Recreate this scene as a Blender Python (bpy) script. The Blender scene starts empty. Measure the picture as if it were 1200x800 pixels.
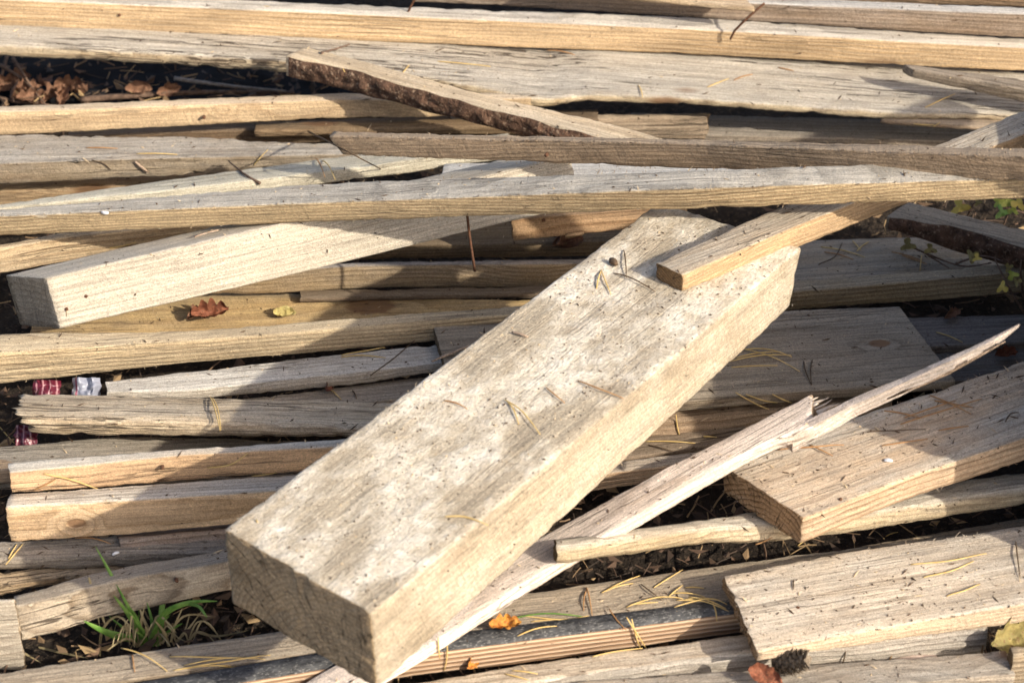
import bpy, math, random
from mathutils import Vector, Matrix, noise
from mathutils.bvhtree import BVHTree

random.seed(11)
SC = bpy.context.scene
COL = SC.collection
R = math.radians

# ------------------------------------------------------------------ camera
PITCH = R(35.0)
DIST = 3.1
FPX = 2900.0                       # focal length for a 1200 px wide frame
TGT = Vector((0, 0, 0.12))
CAM = TGT + Vector((0, -DIST * math.cos(PITCH), DIST * math.sin(PITCH)))
FWD = Vector((0, math.cos(PITCH), -math.sin(PITCH)))
RGT = Vector((1, 0, 0))
UPV = Vector((0, math.sin(PITCH), math.cos(PITCH)))


def ray(x, y):
    return (FWD + RGT * ((x - 600) / FPX) - UPV * ((y - 400) / FPX)).normalized()


def at(x, y, z):
    """the point at height z seen in direction (x, y)"""
    d = ray(x, y)
    return CAM + d * ((z - CAM.z) / d.z)


def on_plane(x, y, p, n):
    d = ray(x, y)
    return CAM + d * ((p - CAM).dot(n) / d.dot(n))


def proj(p):
    v = p - CAM
    k = v.dot(FWD)
    return (600 + FPX * v.dot(RGT) / k, 400 - FPX * v.dot(UPV) / k)


cam = bpy.data.objects.new('camera', bpy.data.cameras.new('camera'))
COL.objects.link(cam)
cam.location = CAM
cam.rotation_euler = (math.pi / 2 - PITCH, 0, 0)
cam.data.lens = 36.0 * FPX / 1200
cam.data.sensor_width = 36
cam.data.clip_start = 0.05
cam.data.clip_end = 2000
cam.data.dof.use_dof = True
cam.data.dof.focus_distance = 3.06
cam.data.dof.aperture_fstop = 6.3
SC.camera = cam

# ------------------------------------------------------------------ light
SUN_EL = R(31)
SUN_DIR = Vector((0.79 * math.cos(SUN_EL), -0.613 * math.cos(SUN_EL), math.sin(SUN_EL)))
world = bpy.data.worlds.new('World')
SC.world = world
world.use_nodes = True
wn = world.node_tree
bg = wn.nodes['Background']
sky = wn.nodes.new('ShaderNodeTexSky')
sky.sky_type = 'NISHITA'
sky.sun_disc = False
sky.sun_elevation = SUN_EL
sky.sun_rotation = R(128)
wn.links.new(sky.outputs[0], bg.inputs[0])
bg.inputs[1].default_value = 0.15
sky.air_density = 0.8
sky.dust_density = 4.0
sl = bpy.data.lights.new('sun', 'SUN')
sl.energy = 3.9
sl.angle = R(0.8)
sl.color = (1.0, 0.92, 0.79)
so = bpy.data.objects.new('sun', sl)
COL.objects.link(so)
so.location = (4, -3, 5)
so.rotation_euler = (-SUN_DIR).to_track_quat('-Z', 'Y').to_euler()
SC.view_settings.view_transform = 'Standard'
SC.view_settings.look = 'None'
SC.view_settings.gamma = 1
SC.view_settings.exposure = 0.58
SC.view_settings.use_curve_mapping = False
SC.cycles.max_bounces = 6
SC.cycles.diffuse_bounces = 3
SC.cycles.use_denoising = True
SC.cycles.use_adaptive_sampling = False


# ------------------------------------------------------------------ node helpers
class NT:
    def __init__(s, tree):
        s.t = tree

    def n(s, typ, ins=None, **props):
        nd = s.t.nodes.new(typ)
        for k, v in props.items():
            setattr(nd, k, v)
        for k, v in (ins or {}).items():
            if v is None:
                continue
            if hasattr(v, 'is_output'):
                s.t.links.new(v, nd.inputs[k])
            else:
                nd.inputs[k].default_value = v
        return nd

    def m(s, op, a, b=None, c=None, clamp=False):
        nd = s.n('ShaderNodeMath', {0: a, 1: b, 2: c}, operation=op)
        nd.use_clamp = clamp
        return nd.outputs[0]

    def vm(s, op, a, b=None):
        nd = s.n('ShaderNodeVectorMath', {0: a, 1: b}, operation=op)
        return nd.outputs[1] if op in ('LENGTH', 'DOT_PRODUCT', 'DISTANCE') else nd.outputs[0]

    def noise(s, vec, scale=1.0, detail=2.0, rough=0.5, dist=0.0):
        return s.n('ShaderNodeTexNoise', {'Vector': vec, 'Scale': scale, 'Detail': detail, 'Roughness': rough, 'Distortion': dist})

    def mr(s, v, a, b, c=0.0, d=1.0, typ='LINEAR'):
        return s.n('ShaderNodeMapRange', {0: v, 1: a, 2: b, 3: c, 4: d}, interpolation_type=typ).outputs[0]

    def mix(s, f, a, b, bt='MIX'):
        nd = s.n('ShaderNodeMix', data_type='RGBA', blend_type=bt)
        for k, v in ((0, f), (6, a), (7, b)):
            if hasattr(v, 'is_output'):
                s.t.links.new(v, nd.inputs[k])
            else:
                nd.inputs[k].default_value = v
        return nd.outputs[2]

    def sep(s, v):
        return s.n('ShaderNodeSeparateXYZ', {0: v}).outputs

    def comb(s, x, y, z):
        return s.n('ShaderNodeCombineXYZ', {0: x, 1: y, 2: z}).outputs[0]


def c4(c):
    return (c[0], c[1], c[2], 1.0)


# ------------------------------------------------------------------ the wood shader group
def make_wood_group():
    g = bpy.data.node_groups.new('Wood', 'ShaderNodeTree')
    I = g.interface

    def sock(nm, typ, dv):
        s = I.new_socket(nm, in_out='INPUT', socket_type=typ)
        s.default_value = dv
    for nm, dv in (('Fresh', (.58, .43, .27, 1)), ('Late', (.32, .2, .1, 1)), ('Grey', (.45, .42, .37, 1))):
        sock(nm, 'NodeSocketColor', dv)
    for nm, dv in (('GreyTop', .6), ('GreySide', .2), ('Ring', .004), ('PithY', .05), ('PithZ', -.06), ('Saw', .5), ('Dirt', .4),
                   ('Crack', .5), ('Cement', 0.), ('Knot', 1.0), ('RingAmt', .8), ('Mottle', .5), ('Grit', .6), ('EndTone', .58)):
        sock(nm, 'NodeSocketFloat', dv)
    sock('Seed', 'NodeSocketVector', (0, 0, 0))
    sock('KnotAt', 'NodeSocketVector', (9, 9, 9))
    sock('KnotR', 'NodeSocketFloat', .01)
    I.new_socket('Color', in_out='OUTPUT', socket_type='NodeSocketColor')
    I.new_socket('Height', in_out='OUTPUT', socket_type='NodeSocketFloat')
    I.new_socket('Rough', in_out='OUTPUT', socket_type='NodeSocketFloat')
    t = NT(g)
    gi = g.nodes.new('NodeGroupInput').outputs
    go = g.nodes.new('NodeGroupOutput')
    P = t.n('ShaderNodeTexCoord').outputs['Object']
    ps = t.vm('ADD', P, gi['Seed'])

    def sc(x, y, z):
        return t.vm('MULTIPLY', ps, (x, y, z))
    nrm = t.n('ShaderNodeVectorTransform', {0: t.n('ShaderNodeNewGeometry').outputs['Normal']}, vector_type='NORMAL', convert_from='WORLD', convert_to='OBJECT').outputs[0]
    nx, ny, nz = t.sep(nrm)[0:3]
    top = t.mr(nz, .3, .85)
    endm = t.mr(t.m('ABSOLUTE', nx), .6, .85)
    # knots
    vo = t.n('ShaderNodeTexVoronoi', {'Vector': sc(4.6, 11, 11), 'Scale': 1.0, 'Randomness': 1.0}, feature='F1')
    kd = vo.outputs['Distance']
    gate = t.m('GREATER_THAN', t.sep(vo.outputs['Color'])[0], .62)
    gate = t.m('MULTIPLY', gate, gi['Knot'])
    kmask = t.m('MULTIPLY', t.mr(kd, .17, .09, typ='SMOOTHSTEP'), gate)
    kwarp = t.m('MULTIPLY', t.mr(kd, .6, .05, typ='SMOOTHSTEP'), gate)
    kd2 = t.m('DIVIDE', t.vm('LENGTH', t.vm('MULTIPLY', t.vm('SUBTRACT', P, gi['KnotAt']), (.62, 1, 1))), gi['KnotR'])
    kd2n = t.m('ADD', kd2, t.m('MULTIPLY', t.m('SUBTRACT', t.noise(ps, 90, 3).outputs[0], .5), .5))
    kmask = t.m('MAXIMUM', kmask, t.mr(kd2n, 1.1, .75, typ='SMOOTHSTEP'))
    kwarp = t.m('MAXIMUM', kwarp, t.mr(kd2, 3.5, .3, typ='SMOOTHSTEP'))
    # growth rings
    w1 = t.vm('MULTIPLY', t.vm('SUBTRACT', t.noise(sc(1.1, 6, 6), 1, 2).outputs['Color'], (.5, .5, .5)), (0, .011, .011))
    pr = t.vm('ADD', P, w1)
    _, py, pz = t.sep(pr)[0:3]
    dy = t.m('SUBTRACT', py, gi['PithY'])
    dz = t.m('SUBTRACT', pz, gi['PithZ'])
    r = t.m('SQRT', t.m('ADD', t.m('MULTIPLY', dy, dy), t.m('MULTIPLY', dz, dz)))
    r = t.m('ADD', r, t.m('MULTIPLY', kwarp, .014))
    wob = t.m('MULTIPLY', t.m('SUBTRACT', t.noise(sc(5, 60, 60), 1, 2).outputs[0], .5), .9)
    ph = t.m('FRACT', t.m('ADD', t.m('DIVIDE', r, gi['Ring']), wob))
    ring = t.m('MULTIPLY', t.m('POWER', ph, 2.6), t.mr(ph, 1.0, .90))
    ring = t.m('MULTIPLY', ring, t.mr(top, 0, 1, 1.25, .85))
    ring = t.m('MULTIPLY', ring, t.mr(t.noise(sc(2, 30, 30), 1, 2).outputs[0], .3, .7, .6, 1.35))
    rr = t.m('MULTIPLY', ring, gi['RingAmt'], clamp=True)
    fib = t.noise(sc(9, 430, 430), 1, 3, .6).outputs[0]
    fib2 = t.noise(sc(5, 120, 120), 1, 3, .6).outputs[0]
    mid = t.noise(sc(3.5, 22, 22), 1, 4, .6).outputs[0]
    fine = t.noise(ps, 620, 2, .7).outputs[0]
    col = t.mix(rr, gi['Fresh'], gi['Late'])
    tint = t.mr(mid, .28, .72, .66, 1.24)
    col = t.mix(1.0, col, t.comb(tint, tint, tint), 'MULTIPLY')
    # grey weathering
    ga = t.n('ShaderNodeMix', {0: top, 2: gi['GreySide'], 3: gi['GreyTop']}).outputs[0]
    patch = t.noise(sc(3, 16, 16), 1, 5, .62).outputs[0]
    patch2 = t.noise(sc(26, 70, 70), 1, 3, .6).outputs[0]
    gm = t.m('ADD', ga, t.m('MULTIPLY', t.m('SUBTRACT', patch, .5), t.m('MULTIPLY', gi['Mottle'], 1.9)))
    gm = t.m('ADD', gm, t.m('MULTIPLY', t.m('SUBTRACT', patch2, .5), t.m('MULTIPLY', gi['Mottle'], .9)))
    gm = t.m('MULTIPLY', gm, t.mr(ga, 0, .12), clamp=True)
    gv = t.m('MULTIPLY', t.mr(fib2, .3, .7, .78, 1.15), t.mr(rr, 0, 1, 1.06, .55))
    gcol = t.mix(1.0, gi['Grey'], t.comb(gv, gv, gv), 'MULTIPLY')
    col = t.mix(gm, col, gcol)
    # fibre streaks and fine grain
    fv = t.m('MULTIPLY', t.mr(fib, .28, .72, .68, 1.22), t.mr(fine, .28, .72, .66, 1.3))
    col = t.mix(1.0, col, t.comb(fv, fv, fv), 'MULTIPLY')
    grit = t.noise(sc(210, 340, 340), 1, 4, .78).outputs[0]
    gv2 = t.mr(grit, .30, .70, .62, 1.30)
    gm_ = t.m('MULTIPLY', gi['Grit'], .8)
    col = t.mix(gm_, col, t.mix(1.0, col, t.comb(gv2, gv2, gv2), 'MULTIPLY'))
    # knots
    kc = t.mix(t.mr(kd, .02, .15), (.10, .05, .025, 1), (.20, .105, .05, 1))
    col = t.mix(t.m('MULTIPLY', kmask, .85), col, kc)
    # cement crust (mostly on the top)
    cn = t.noise(sc(9, 14, 14), 1, 6, .62).outputs[0]
    cm = t.m('MULTIPLY', t.mr(cn, .41, .56), t.m('MULTIPLY', gi['Cement'], t.mr(top, 0, 1, .3, 1.0)))
    cm = t.m('MULTIPLY', cm, t.m('SUBTRACT', 1.0, endm))
    cn2 = t.noise(ps, 60, 4, .7).outputs[0]
    ccol = t.mix(t.mr(cn2, .35, .65), (.56, .48, .36, 1), (.77, .705, .59, 1))
    spk = t.mr(t.noise(ps, 300, 2, .6).outputs[0], .58, .70)
    ccol = t.mix(t.m('MULTIPLY', spk, .42), ccol, (.24, .21, .17, 1))
    ccol = t.mix(1.0, ccol, t.comb(gv2, gv2, gv2), 'MULTIPLY')
    col = t.mix(cm, col, ccol)
    cv = t.n('ShaderNodeTexVoronoi', {'Vector': t.vm('ADD', ps, t.vm('MULTIPLY', t.noise(ps, 45, 3).outputs['Color'], (.02, .02, .02))), 'Scale': 22.0}, feature='DISTANCE_TO_EDGE').outputs['Distance']
    cvm = t.m('MULTIPLY', t.mr(cv, .035, .012), t.mr(t.noise(ps, 8, 2).outputs[0], .60, .66))
    cvm = t.m('MULTIPLY', cvm, cm)
    col = t.mix(t.m('MULTIPLY', cvm, .0), col, (.20, .15, .10, 1))
    # stains and crumbs
    st = t.mr(t.noise(sc(11, 24, 24), 1, 5, .68).outputs[0], .52, .72)
    col = t.mix(t.m('MULTIPLY', st, t.m('MULTIPLY', gi['Dirt'], .75)), col, (.17, .125, .085, 1))
    sp = t.mr(t.noise(sc(120, 190, 190), 1, 2, .6).outputs[0], .62, .70)
    spg = t.mr(t.noise(sc(7, 18, 18), 1, 2).outputs[0], .35, .65, .15, 1)
    spm = t.m('MULTIPLY', t.m('MULTIPLY', sp, spg), gi['Dirt'], clamp=True)
    col = t.mix(spm, col, (.07, .05, .035, 1))
    # drying checks along the grain
    ck = t.noise(sc(2.2, 75, 75), 1, 3, .55, .25).outputs[0]
    ckb = t.mr(t.m('ABSOLUTE', t.m('SUBTRACT', ck, .5)), .022, .004)
    ckg = t.mr(t.noise(sc(3.1, 11, 11), 1.3, 2).outputs[0], .50, .60)
    ckm = t.m('MULTIPLY', t.m('MULTIPLY', ckb, ckg), gi['Crack'], clamp=True)
    ckm = t.m('MULTIPLY', ckm, t.m('SUBTRACT', 1.0, endm))
    col = t.mix(t.m('MULTIPLY', ckm, .85), col, (.05, .035, .025, 1))
    # end grain is rougher and darker
    ec = t.mix(1.0, col, t.comb(gi['EndTone'], t.m('MULTIPLY', gi['EndTone'], .88), t.m('MULTIPLY', gi['EndTone'], .73)), 'MULTIPLY')
    ang = t.m('ARCTAN2', dz, dy)
    rck = t.noise(t.comb(t.m('MULTIPLY', ang, 11.0), t.m('MULTIPLY', r, 9.0), t.sep(gi['Seed'])[0]), 1, 2).outputs[0]
    rckm = t.m('MULTIPLY', t.mr(t.m('ABSOLUTE', t.m('SUBTRACT', rck, .5)), .020, .004), endm)
    ering = t.mr(rr, 0, 1, 1.08, .62)
    ec = t.mix(1.0, ec, t.comb(ering, ering, ering), 'MULTIPLY')
    ec = t.mix(t.m('MULTIPLY', rckm, .8), ec, (.05, .035, .02, 1))
    col = t.mix(endm, col, ec)
    # height in metres
    saw = t.noise(t.vm('MULTIPLY', t.vm('ADD', ps, t.comb(t.m('MULTIPLY', t.m('ADD', t.sep(P)[1], t.sep(P)[2]), .35), 0, t.m('MULTIPLY', 0.0, 1.0))), (300, 26, 26)), 1, 2, .6).outputs[0]
    lump = t.noise(sc(60, 130, 130), 1, 4, .65).outputs[0]
    H = t.m('MULTIPLY', fib, .0009)
    H = t.m('ADD', H, t.m('MULTIPLY', rr, .0005))
    H = t.m('MULTIPLY', H, t.m('SUBTRACT', 1.0, t.m('MULTIPLY', cm, .75)))
    H = t.m('ADD', H, t.m('MULTIPLY', fine, .0005))
    H = t.m('ADD', H, t.m('MULTIPLY', t.m('MULTIPLY', grit, gi['Grit']), .0015))
    H = t.m('ADD', H, t.m('MULTIPLY', t.m('MULTIPLY', saw, gi['Saw']), .0008))
    H = t.m('ADD', H, t.m('MULTIPLY', lump, .0010))
    H = t.m('SUBTRACT', H, t.m('MULTIPLY', ckm, .002))
    H = t.m('ADD', H, t.m('MULTIPLY', cm, t.m('MULTIPLY', cn2, .0022)))
    H = t.m('SUBTRACT', H, t.m('MULTIPLY', kmask, .0006))
    H = t.m('SUBTRACT', H, t.m('MULTIPLY', cvm, .0004))
    esaw = t.noise(t.vm('MULTIPLY', ps, (40, 60, 420)), 1, 3, .65).outputs[0]
    H = t.m('ADD', H, t.m('MULTIPLY', t.m('MULTIPLY', esaw, endm), .0022))
    t.t.links.new(col, go.inputs['Color'])
    t.t.links.new(H, go.inputs['Height'])
    go.inputs['Rough'].default_value = .85
    return g


WOOD = make_wood_group()
WOODMATS = {}


def wood(fresh, late=None, grey=(.45, .42, .37), gt=.6, gs=.2, ring=.0045, pith=(.11, -.13), saw=.5, dirt=.4, crack=.5,
         cement=0., knot=1., ra=.8, mottle=.5, grit=.6, end=.58, seed=0):
    m = bpy.data.materials.new('wood')
    m.use_nodes = True
    t = NT(m.node_tree)
    b = m.node_tree.nodes['Principled BSDF']
    rs = random.Random(seed * 17 + 3)
    q, h = rs.uniform(.80, 1.12), rs.uniform(-.03, .03)
    fresh = (fresh[0] * .95 * q, fresh[1] * (.915 + h * .5) * q, fresh[2] * (.885 + h) * q)
    grey = (grey[0] * .98 * q, grey[1] * (.945 + h * .3) * q, grey[2] * (.885 + h) * q)
    late = late or (fresh[0] * .56, fresh[1] * .48, fresh[2] * .40)
    g = t.n('ShaderNodeGroup')
    g.node_tree = WOOD
    for k, v in (('Fresh', c4(fresh)), ('Late', c4(late)), ('Grey', c4(grey)), ('GreyTop', gt), ('GreySide', gs), ('Ring', ring),
                 ('PithY', pith[0]), ('PithZ', pith[1]), ('Saw', saw), ('Dirt', dirt), ('Crack', crack), ('Cement', cement),
                 ('Knot', knot), ('RingAmt', ra), ('Mottle', mottle), ('Grit', grit), ('EndTone', end), ('Seed', (seed * 7.31, seed * 3.17, seed * 5.03))):
        g.inputs[k].default_value = v
    t.t.links.new(g.outputs['Color'], b.inputs['Base Color'])
    b.inputs['Roughness'].default_value = .85
    b.inputs['Specular IOR Level'].default_value = .25
    bp = t.n('ShaderNodeBump', {'Strength': 1.0, 'Distance': 1.0, 'Height': g.outputs['Height']})
    t.t.links.new(bp.outputs[0], b.inputs['Normal'])
    return m


def noisy(name, c1, c2, scale=60, rough=.85, bump=.001, c3=None, spec=.25, stretch=(1, 1, 1), metal=0.0):
    m = bpy.data.materials.new(name)
    m.use_nodes = True
    t = NT(m.node_tree)
    b = m.node_tree.nodes['Principled BSDF']
    P = t.vm('MULTIPLY', t.n('ShaderNodeTexCoord').outputs['Object'], stretch)
    n1 = t.noise(P, scale, 5, .65).outputs[0]
    col = t.mix(t.mr(n1, .35, .65), c4(c1), c4(c2))
    if c3:
        n3 = t.noise(P, scale * 3.7, 3, .6).outputs[0]
        col = t.mix(t.mr(n3, .56, .66), col, c4(c3))
    t.t.links.new(col, b.inputs['Base Color'])
    b.inputs['Roughness'].default_value = rough
    b.inputs['Metallic'].default_value = metal
    b.inputs['Specular IOR Level'].default_value = spec
    n2 = t.noise(P, scale * 2.3, 4, .65).outputs[0]
    h = t.m('MULTIPLY', t.m('ADD', n1, n2), bump)
    bp = t.n('ShaderNodeBump', {'Strength': 1.0, 'Distance': 1.0, 'Height': h})
    t.t.links.new(bp.outputs[0], b.inputs['Normal'])
    return m


M_BARK = noisy('bark', (.045, .026, .017), (.17, .095, .06), 55, .9, .006, (.30, .21, .14))
M_RUST = noisy('rust', (.06, .028, .016), (.16, .075, .04), 300, .75, .0006)
M_NEEDLE = noisy('dry_needle', (.50, .33, .11), (.66, .48, .20), 90, .6, .0001)
M_NEEDLE_B = noisy('brown_needle', (.30, .15, .06), (.44, .25, .11), 90, .6, .0001)
M_NEEDLE_D = noisy('dark_stalk', (.06, .04, .025), (.13, .085, .05), 120, .8, .0002)
M_SOIL = noisy('soil', (.014, .010, .007), (.045, .032, .022), 38, .95, .012, (.085, .06, .038))
M_GREEN = noisy('grass_green', (.06, .15, .022), (.17, .27, .06), 60, .5, .0002)
M_DRYGR = noisy('dry_grass', (.22, .17, .085), (.38, .31, .17), 80, .7, .0002)
M_LEAF_R = noisy('leaf_red', (.15, .05, .028), (.30, .115, .06), 90, .7, .0016, (.10, .05, .03))
M_LEAF_O = noisy('leaf_orange', (.42, .15, .03), (.58, .28, .05), 90, .65, .0016, (.22, .10, .04))
M_LEAF_B = noisy('leaf_brown', (.15, .075, .045), (.30, .165, .10), 90, .75, .0016, (.08, .05, .03))
M_LEAF_Y = noisy('leaf_yellow', (.50, .36, .06), (.62, .48, .12), 60, .5, .0005)
M_LEAF_G = noisy('leaf_yellowgreen', (.24, .30, .05), (.42, .42, .08), 60, .5, .0005)
M_LEAF_W = noisy('leaf_wilted', (.17, .14, .05), (.36, .29, .11), 60, .65, .0014, (.16, .09, .04))
M_TWIG = noisy('twig', (.08, .05, .035), (.20, .13, .09), 120, .85, .0006)
M_TWIG_G = noisy('grey_twig', (.22, .19, .16), (.38, .34, .30), 120, .85, .0006)
M_CONE = noisy('cone', (.07, .055, .04), (.25, .20, .145), 160, .85, .0006)
M_CHIP = wood((.62, .48, .36), gt=0, gs=0, ring=.002, dirt=.1, knot=0)
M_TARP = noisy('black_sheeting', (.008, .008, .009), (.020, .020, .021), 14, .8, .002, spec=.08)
M_CRUMB_D = noisy('crumb_dark', (.04, .027, .018), (.12, .075, .045), 200, .9, .0003)
M_CRUMB_L = noisy('crumb_light', (.42, .31, .19), (.60, .48, .32), 200, .9, .0003)


# ------------------------------------------------------------------ objects
def tag(o, label=None, cat=None, group=None, kind=None):
    if label:
        o['label'] = label
    if cat:
        o['category'] = cat
    if group:
        o['group'] = group
    if kind:
        o['kind'] = kind
    return o


def link(name, verts, faces, mats, parent=None, mw=None, midx=None, smooth=True):
    me = bpy.data.meshes.new(name)
    me.from_pydata([tuple(v) for v in verts], [], faces)
    for m in (mats if isinstance(mats, (list, tuple)) else [mats]):
        me.materials.append(m)
    if midx:
        me.polygons.foreach_set('material_index', midx)
    if smooth:
        me.polygons.foreach_set('use_smooth', [True] * len(me.polygons))
    me.update()
    o = bpy.data.objects.new(name, me)
    COL.objects.link(o)
    if parent is not None:
        o.parent = parent
        o.matrix_parent_inverse = parent.matrix_basis.inverted() if mw is None else Matrix.Identity(4)
        if mw is not None:
            o.matrix_basis = mw
    elif mw is not None:
        o.matrix_world = mw
    return o


def ypoly(pts, x):
    if len(pts) == 1:
        return pts[0][1]
    i = 0
    while i < len(pts) - 2 and x > pts[i + 1][0]:
        i += 1
    (x0, y0), (x1, y1) = pts[i], pts[i + 1]
    return y0 + (y1 - y0) * (x - x0) / (x1 - x0)


def solve(f, hi, n=60):
    """first s in (0, hi] where f changes sign"""
    a, fa = 0.0, f(0.0)
    for k in range(1, n + 1):
        b = hi * k / n
        fb = f(b)
        if fa * fb <= 0 and k > 0 and (fa != 0 or fb != 0):
            for _ in range(30):
                c = (a + b) / 2
                if f(a) * f(c) <= 0:
                    b = c
                else:
                    a = c
            return (a + b) / 2
        a, fa = b, fb
    return None


BOARDS = {}
SOLID = []            # boards and ground, for finding where small things rest
G_PILE = 'weathered boards of the wood pile'


class Board:
    pass


def board(key, name, label, cat, ridge, back=None, bottom=None, w=None, t=None, roll=0., ext=(0, 0), e0=None, e1=None, e0b=None, e1b=None,
          jag=.0015, rc=.0022, rough=.0006, chip=.004, bow=.0008, wmat=None, mat=None, step=.0075, fray=0, seed=None, group=G_PILE, tmin=.008, wv=None):
    seed = seed if seed is not None else (len(BOARDS) + 1)
    P = [at(x, y, z) for x, y, z in ridge]
    a = (P[-1] - P[0]).normalized()
    h = Vector((-a.y, a.x, 0)).normalized()
    if h.y < 0:
        h = -h
    n = a.cross(h)
    if n.z < 0:
        n = -n
    n.normalize()
    h = n.cross(a) if n.cross(a).dot(h) > 0 else a.cross(n)
    cr, sr = math.cos(R(roll)), math.sin(R(roll))
    u = h * cr - n * sr
    v = -n * cr - h * sr
    W, T = [], []
    for i, p in enumerate(P):
        if back is not None and w is None:
            s = solve(lambda q: proj(p + u * q)[1] - ypoly(back, proj(p + u * q)[0]), .45)
            W.append(s if s else .03)
        else:
            W.append(w[i] if isinstance(w, (list, tuple)) else w)
        if bottom is not None and t is None:
            s = solve(lambda q: ypoly(bottom, proj(p + v * q)[0]) - proj(p + v * q)[1], .4)
            T.append(max(tmin, s) if s else .03)
        else:
            T.append(t[i] if isinstance(t, (list, tuple)) else t)
    # axial shift of the end corners so that skewed cuts match
    def shift(p, tgt):
        best = min(((proj(p + a * (k * .002))[0] - tgt[0]) ** 2 + (proj(p + a * (k * .002))[1] - tgt[1]) ** 2, k * .002) for k in range(-120, 121))
        return best[1]
    sk = [0., 0., 0., 0.]
    if e0:
        sk[0] = shift(P[0] + u * W[0], e0) / W[0]
    if e1:
        sk[2] = shift(P[-1] + u * W[-1], e1) / W[-1]
    if e0b:
        sk[1] = shift(P[0] + v * T[0], e0b) / T[0]
    if e1b:
        sk[3] = shift(P[-1] + v * T[-1], e1b) / T[-1]
    L = (P[-1] - P[0]).length
    org = (P[0] + P[-1]) / 2
    up = -v
    if a.cross(u).dot(up) < 0:
        a = -a
    mw = Matrix((( a.x, u.x, up.x, org.x), (a.y, u.y, up.y, org.y), (a.z, u.z, up.z, org.z), (0, 0, 0, 1)))
    inv = mw.inverted()
    loc = [inv @ p for p in P]
    flip = loc[0].x > loc[-1].x
    st = [(l.x, l.y, l.z, ww, tt) for l, ww, tt in zip(loc, W, T)]
    if flip:
        st.reverse()
        sk = [sk[2], sk[3], sk[0], sk[1]]
        sk = [-k for k in sk]
        ext = (ext[1], ext[0])
    # skew sign: shift() measured along the original axis
    s0, s1 = st[0], st[-1]
    if ext[0]:
        k = (st[1][0] - st[0][0])
        st.insert(0, (s0[0] - ext[0], s0[1], s0[2], s0[3], s0[4]))
        sk[0] = sk[1] = 0
    if ext[1]:
        st.append((s1[0] + ext[1], s1[1], s1[2], s1[3], s1[4]))
        sk[2] = sk[3] = 0
    xa, xb = st[0][0], st[-1][0]
    nx = max(3, int((xb - xa) / step))
    mw_, mt_ = sum(W) / len(W), sum(T) / len(T)
    nt = max(2, int(mw_ / .007))
    nf = max(2, int(mt_ / .006))
    sv = Vector((seed * 13.7, seed * 4.1, seed * 9.3))
    verts, faces, midx = [], [], []
    rings = []

    def profile(y0, z0, w_, t_):
        rcx = min(rc, w_ * .3, t_ * .3)
        q = []

        def arc(cy, cz, a0):
            for k in range(3):
                an = a0 + k * math.pi / 4
                q.append((cy + rcx * math.cos(an), cz + rcx * math.sin(an), math.cos(an), math.sin(an), 1))

        def side(p0, p1, cnt, nn):
            for k in range(1, cnt):
                f = k / cnt
                q.append((p0[0] + (p1[0] - p0[0]) * f, p0[1] + (p1[1] - p0[1]) * f, nn[0], nn[1], 0))
        ya, yb, zb, za = y0, y0 + w_, z0, z0 - t_
        # counter-clockwise from +y: back side, top, front, bottom
        arc(yb - rcx, zb - rcx, 0)
        side((yb - rcx, zb), (ya + rcx, zb), nt, (0, 1))
        arc(ya + rcx, zb - rcx, math.pi / 2)
        side((ya, zb - rcx), (ya, za + rcx), nf, (-1, 0))
        arc(ya + rcx, za + rcx, math.pi)
        side((ya + rcx, za), (yb - rcx, za), nt, (0, -1))
        arc(yb - rcx, za + rcx, 1.5 * math.pi)
        side((yb, za + rcx), (yb, zb - rcx), nf, (1, 0))
        return q

    def interp(x):
        i = 0
        while i < len(st) - 2 and x > st[i + 1][0]:
            i += 1
        f = (x - st[i][0]) / max(1e-6, st[i + 1][0] - st[i][0])
        if len(st) > 3:
            f = f * f * (3 - 2 * f) * .5 + f * .5
        return [st[i][k] + (st[i + 1][k] - st[i][k]) * f for k in range(5)]
    NR = None
    for i in range(nx + 1):
        x = xa + (xb - xa) * i / nx
        _, y0, z0, w_, t_ = interp(x)
        bz = bow * noise.noise(Vector((x * 3.1, 1.7, 2.2)) + sv)
        by = bow * noise.noise(Vector((x * 3.1, 7.7, 4.2)) + sv)
        q = profile(y0 + by, z0 + bz, w_, t_)
        NR = len(q)
        fe0 = max(0., 1 - (x - xa) / .10)
        fe1 = max(0., 1 - (xb - x) / .10)
        ring = []
        for (y, z, ny, nz, cn) in q:
            d = rough * (noise.noise(Vector((x * 45, y * 90, z * 90)) + sv) + .8 * noise.noise(Vector((x * 14, y * 40, z * 40)) + sv))
            if cn and chip:
                cq = noise.noise(Vector((x * 22, y * 14, z * 14)) + sv) * .6 + noise.noise(Vector((x * 75, y * 30, z * 30)) + sv) * .5
                d -= chip * max(0., cq - .12)
                d -= .35 * chip * max(0., noise.noise(Vector((x * 190, y * 60, z * 60)) + sv))
            yy, zz = y + ny * d, z + nz * d
            ry, rz = y - y0, z0 - z
            xx = x
            if fe0 > 0:
                xx += fe0 * (sk[0] * ry + sk[1] * rz)
                if i == 0:
                    xx += jag * (noise.noise(Vector((y * 120, z * 120, 3)) + sv) + .7 * noise.noise(Vector((y * 420, z * 420, 3)) + sv))
            if fe1 > 0:
                xx += fe1 * (sk[2] * ry + sk[3] * rz)
                if i == nx:
                    xx += jag * (noise.noise(Vector((y * 120, z * 120, 9)) + sv) + .7 * noise.noise(Vector((y * 420, z * 420, 9)) + sv))
            ring.append(len(verts))
            verts.append(Vector((xx, yy, zz)))
        rings.append(ring)
    for i in range(nx):
        A, B = rings[i], rings[i + 1]
        for k in range(NR):
            k2 = (k + 1) % NR
            faces.append((A[k], A[k2], B[k2], B[k]))
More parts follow.
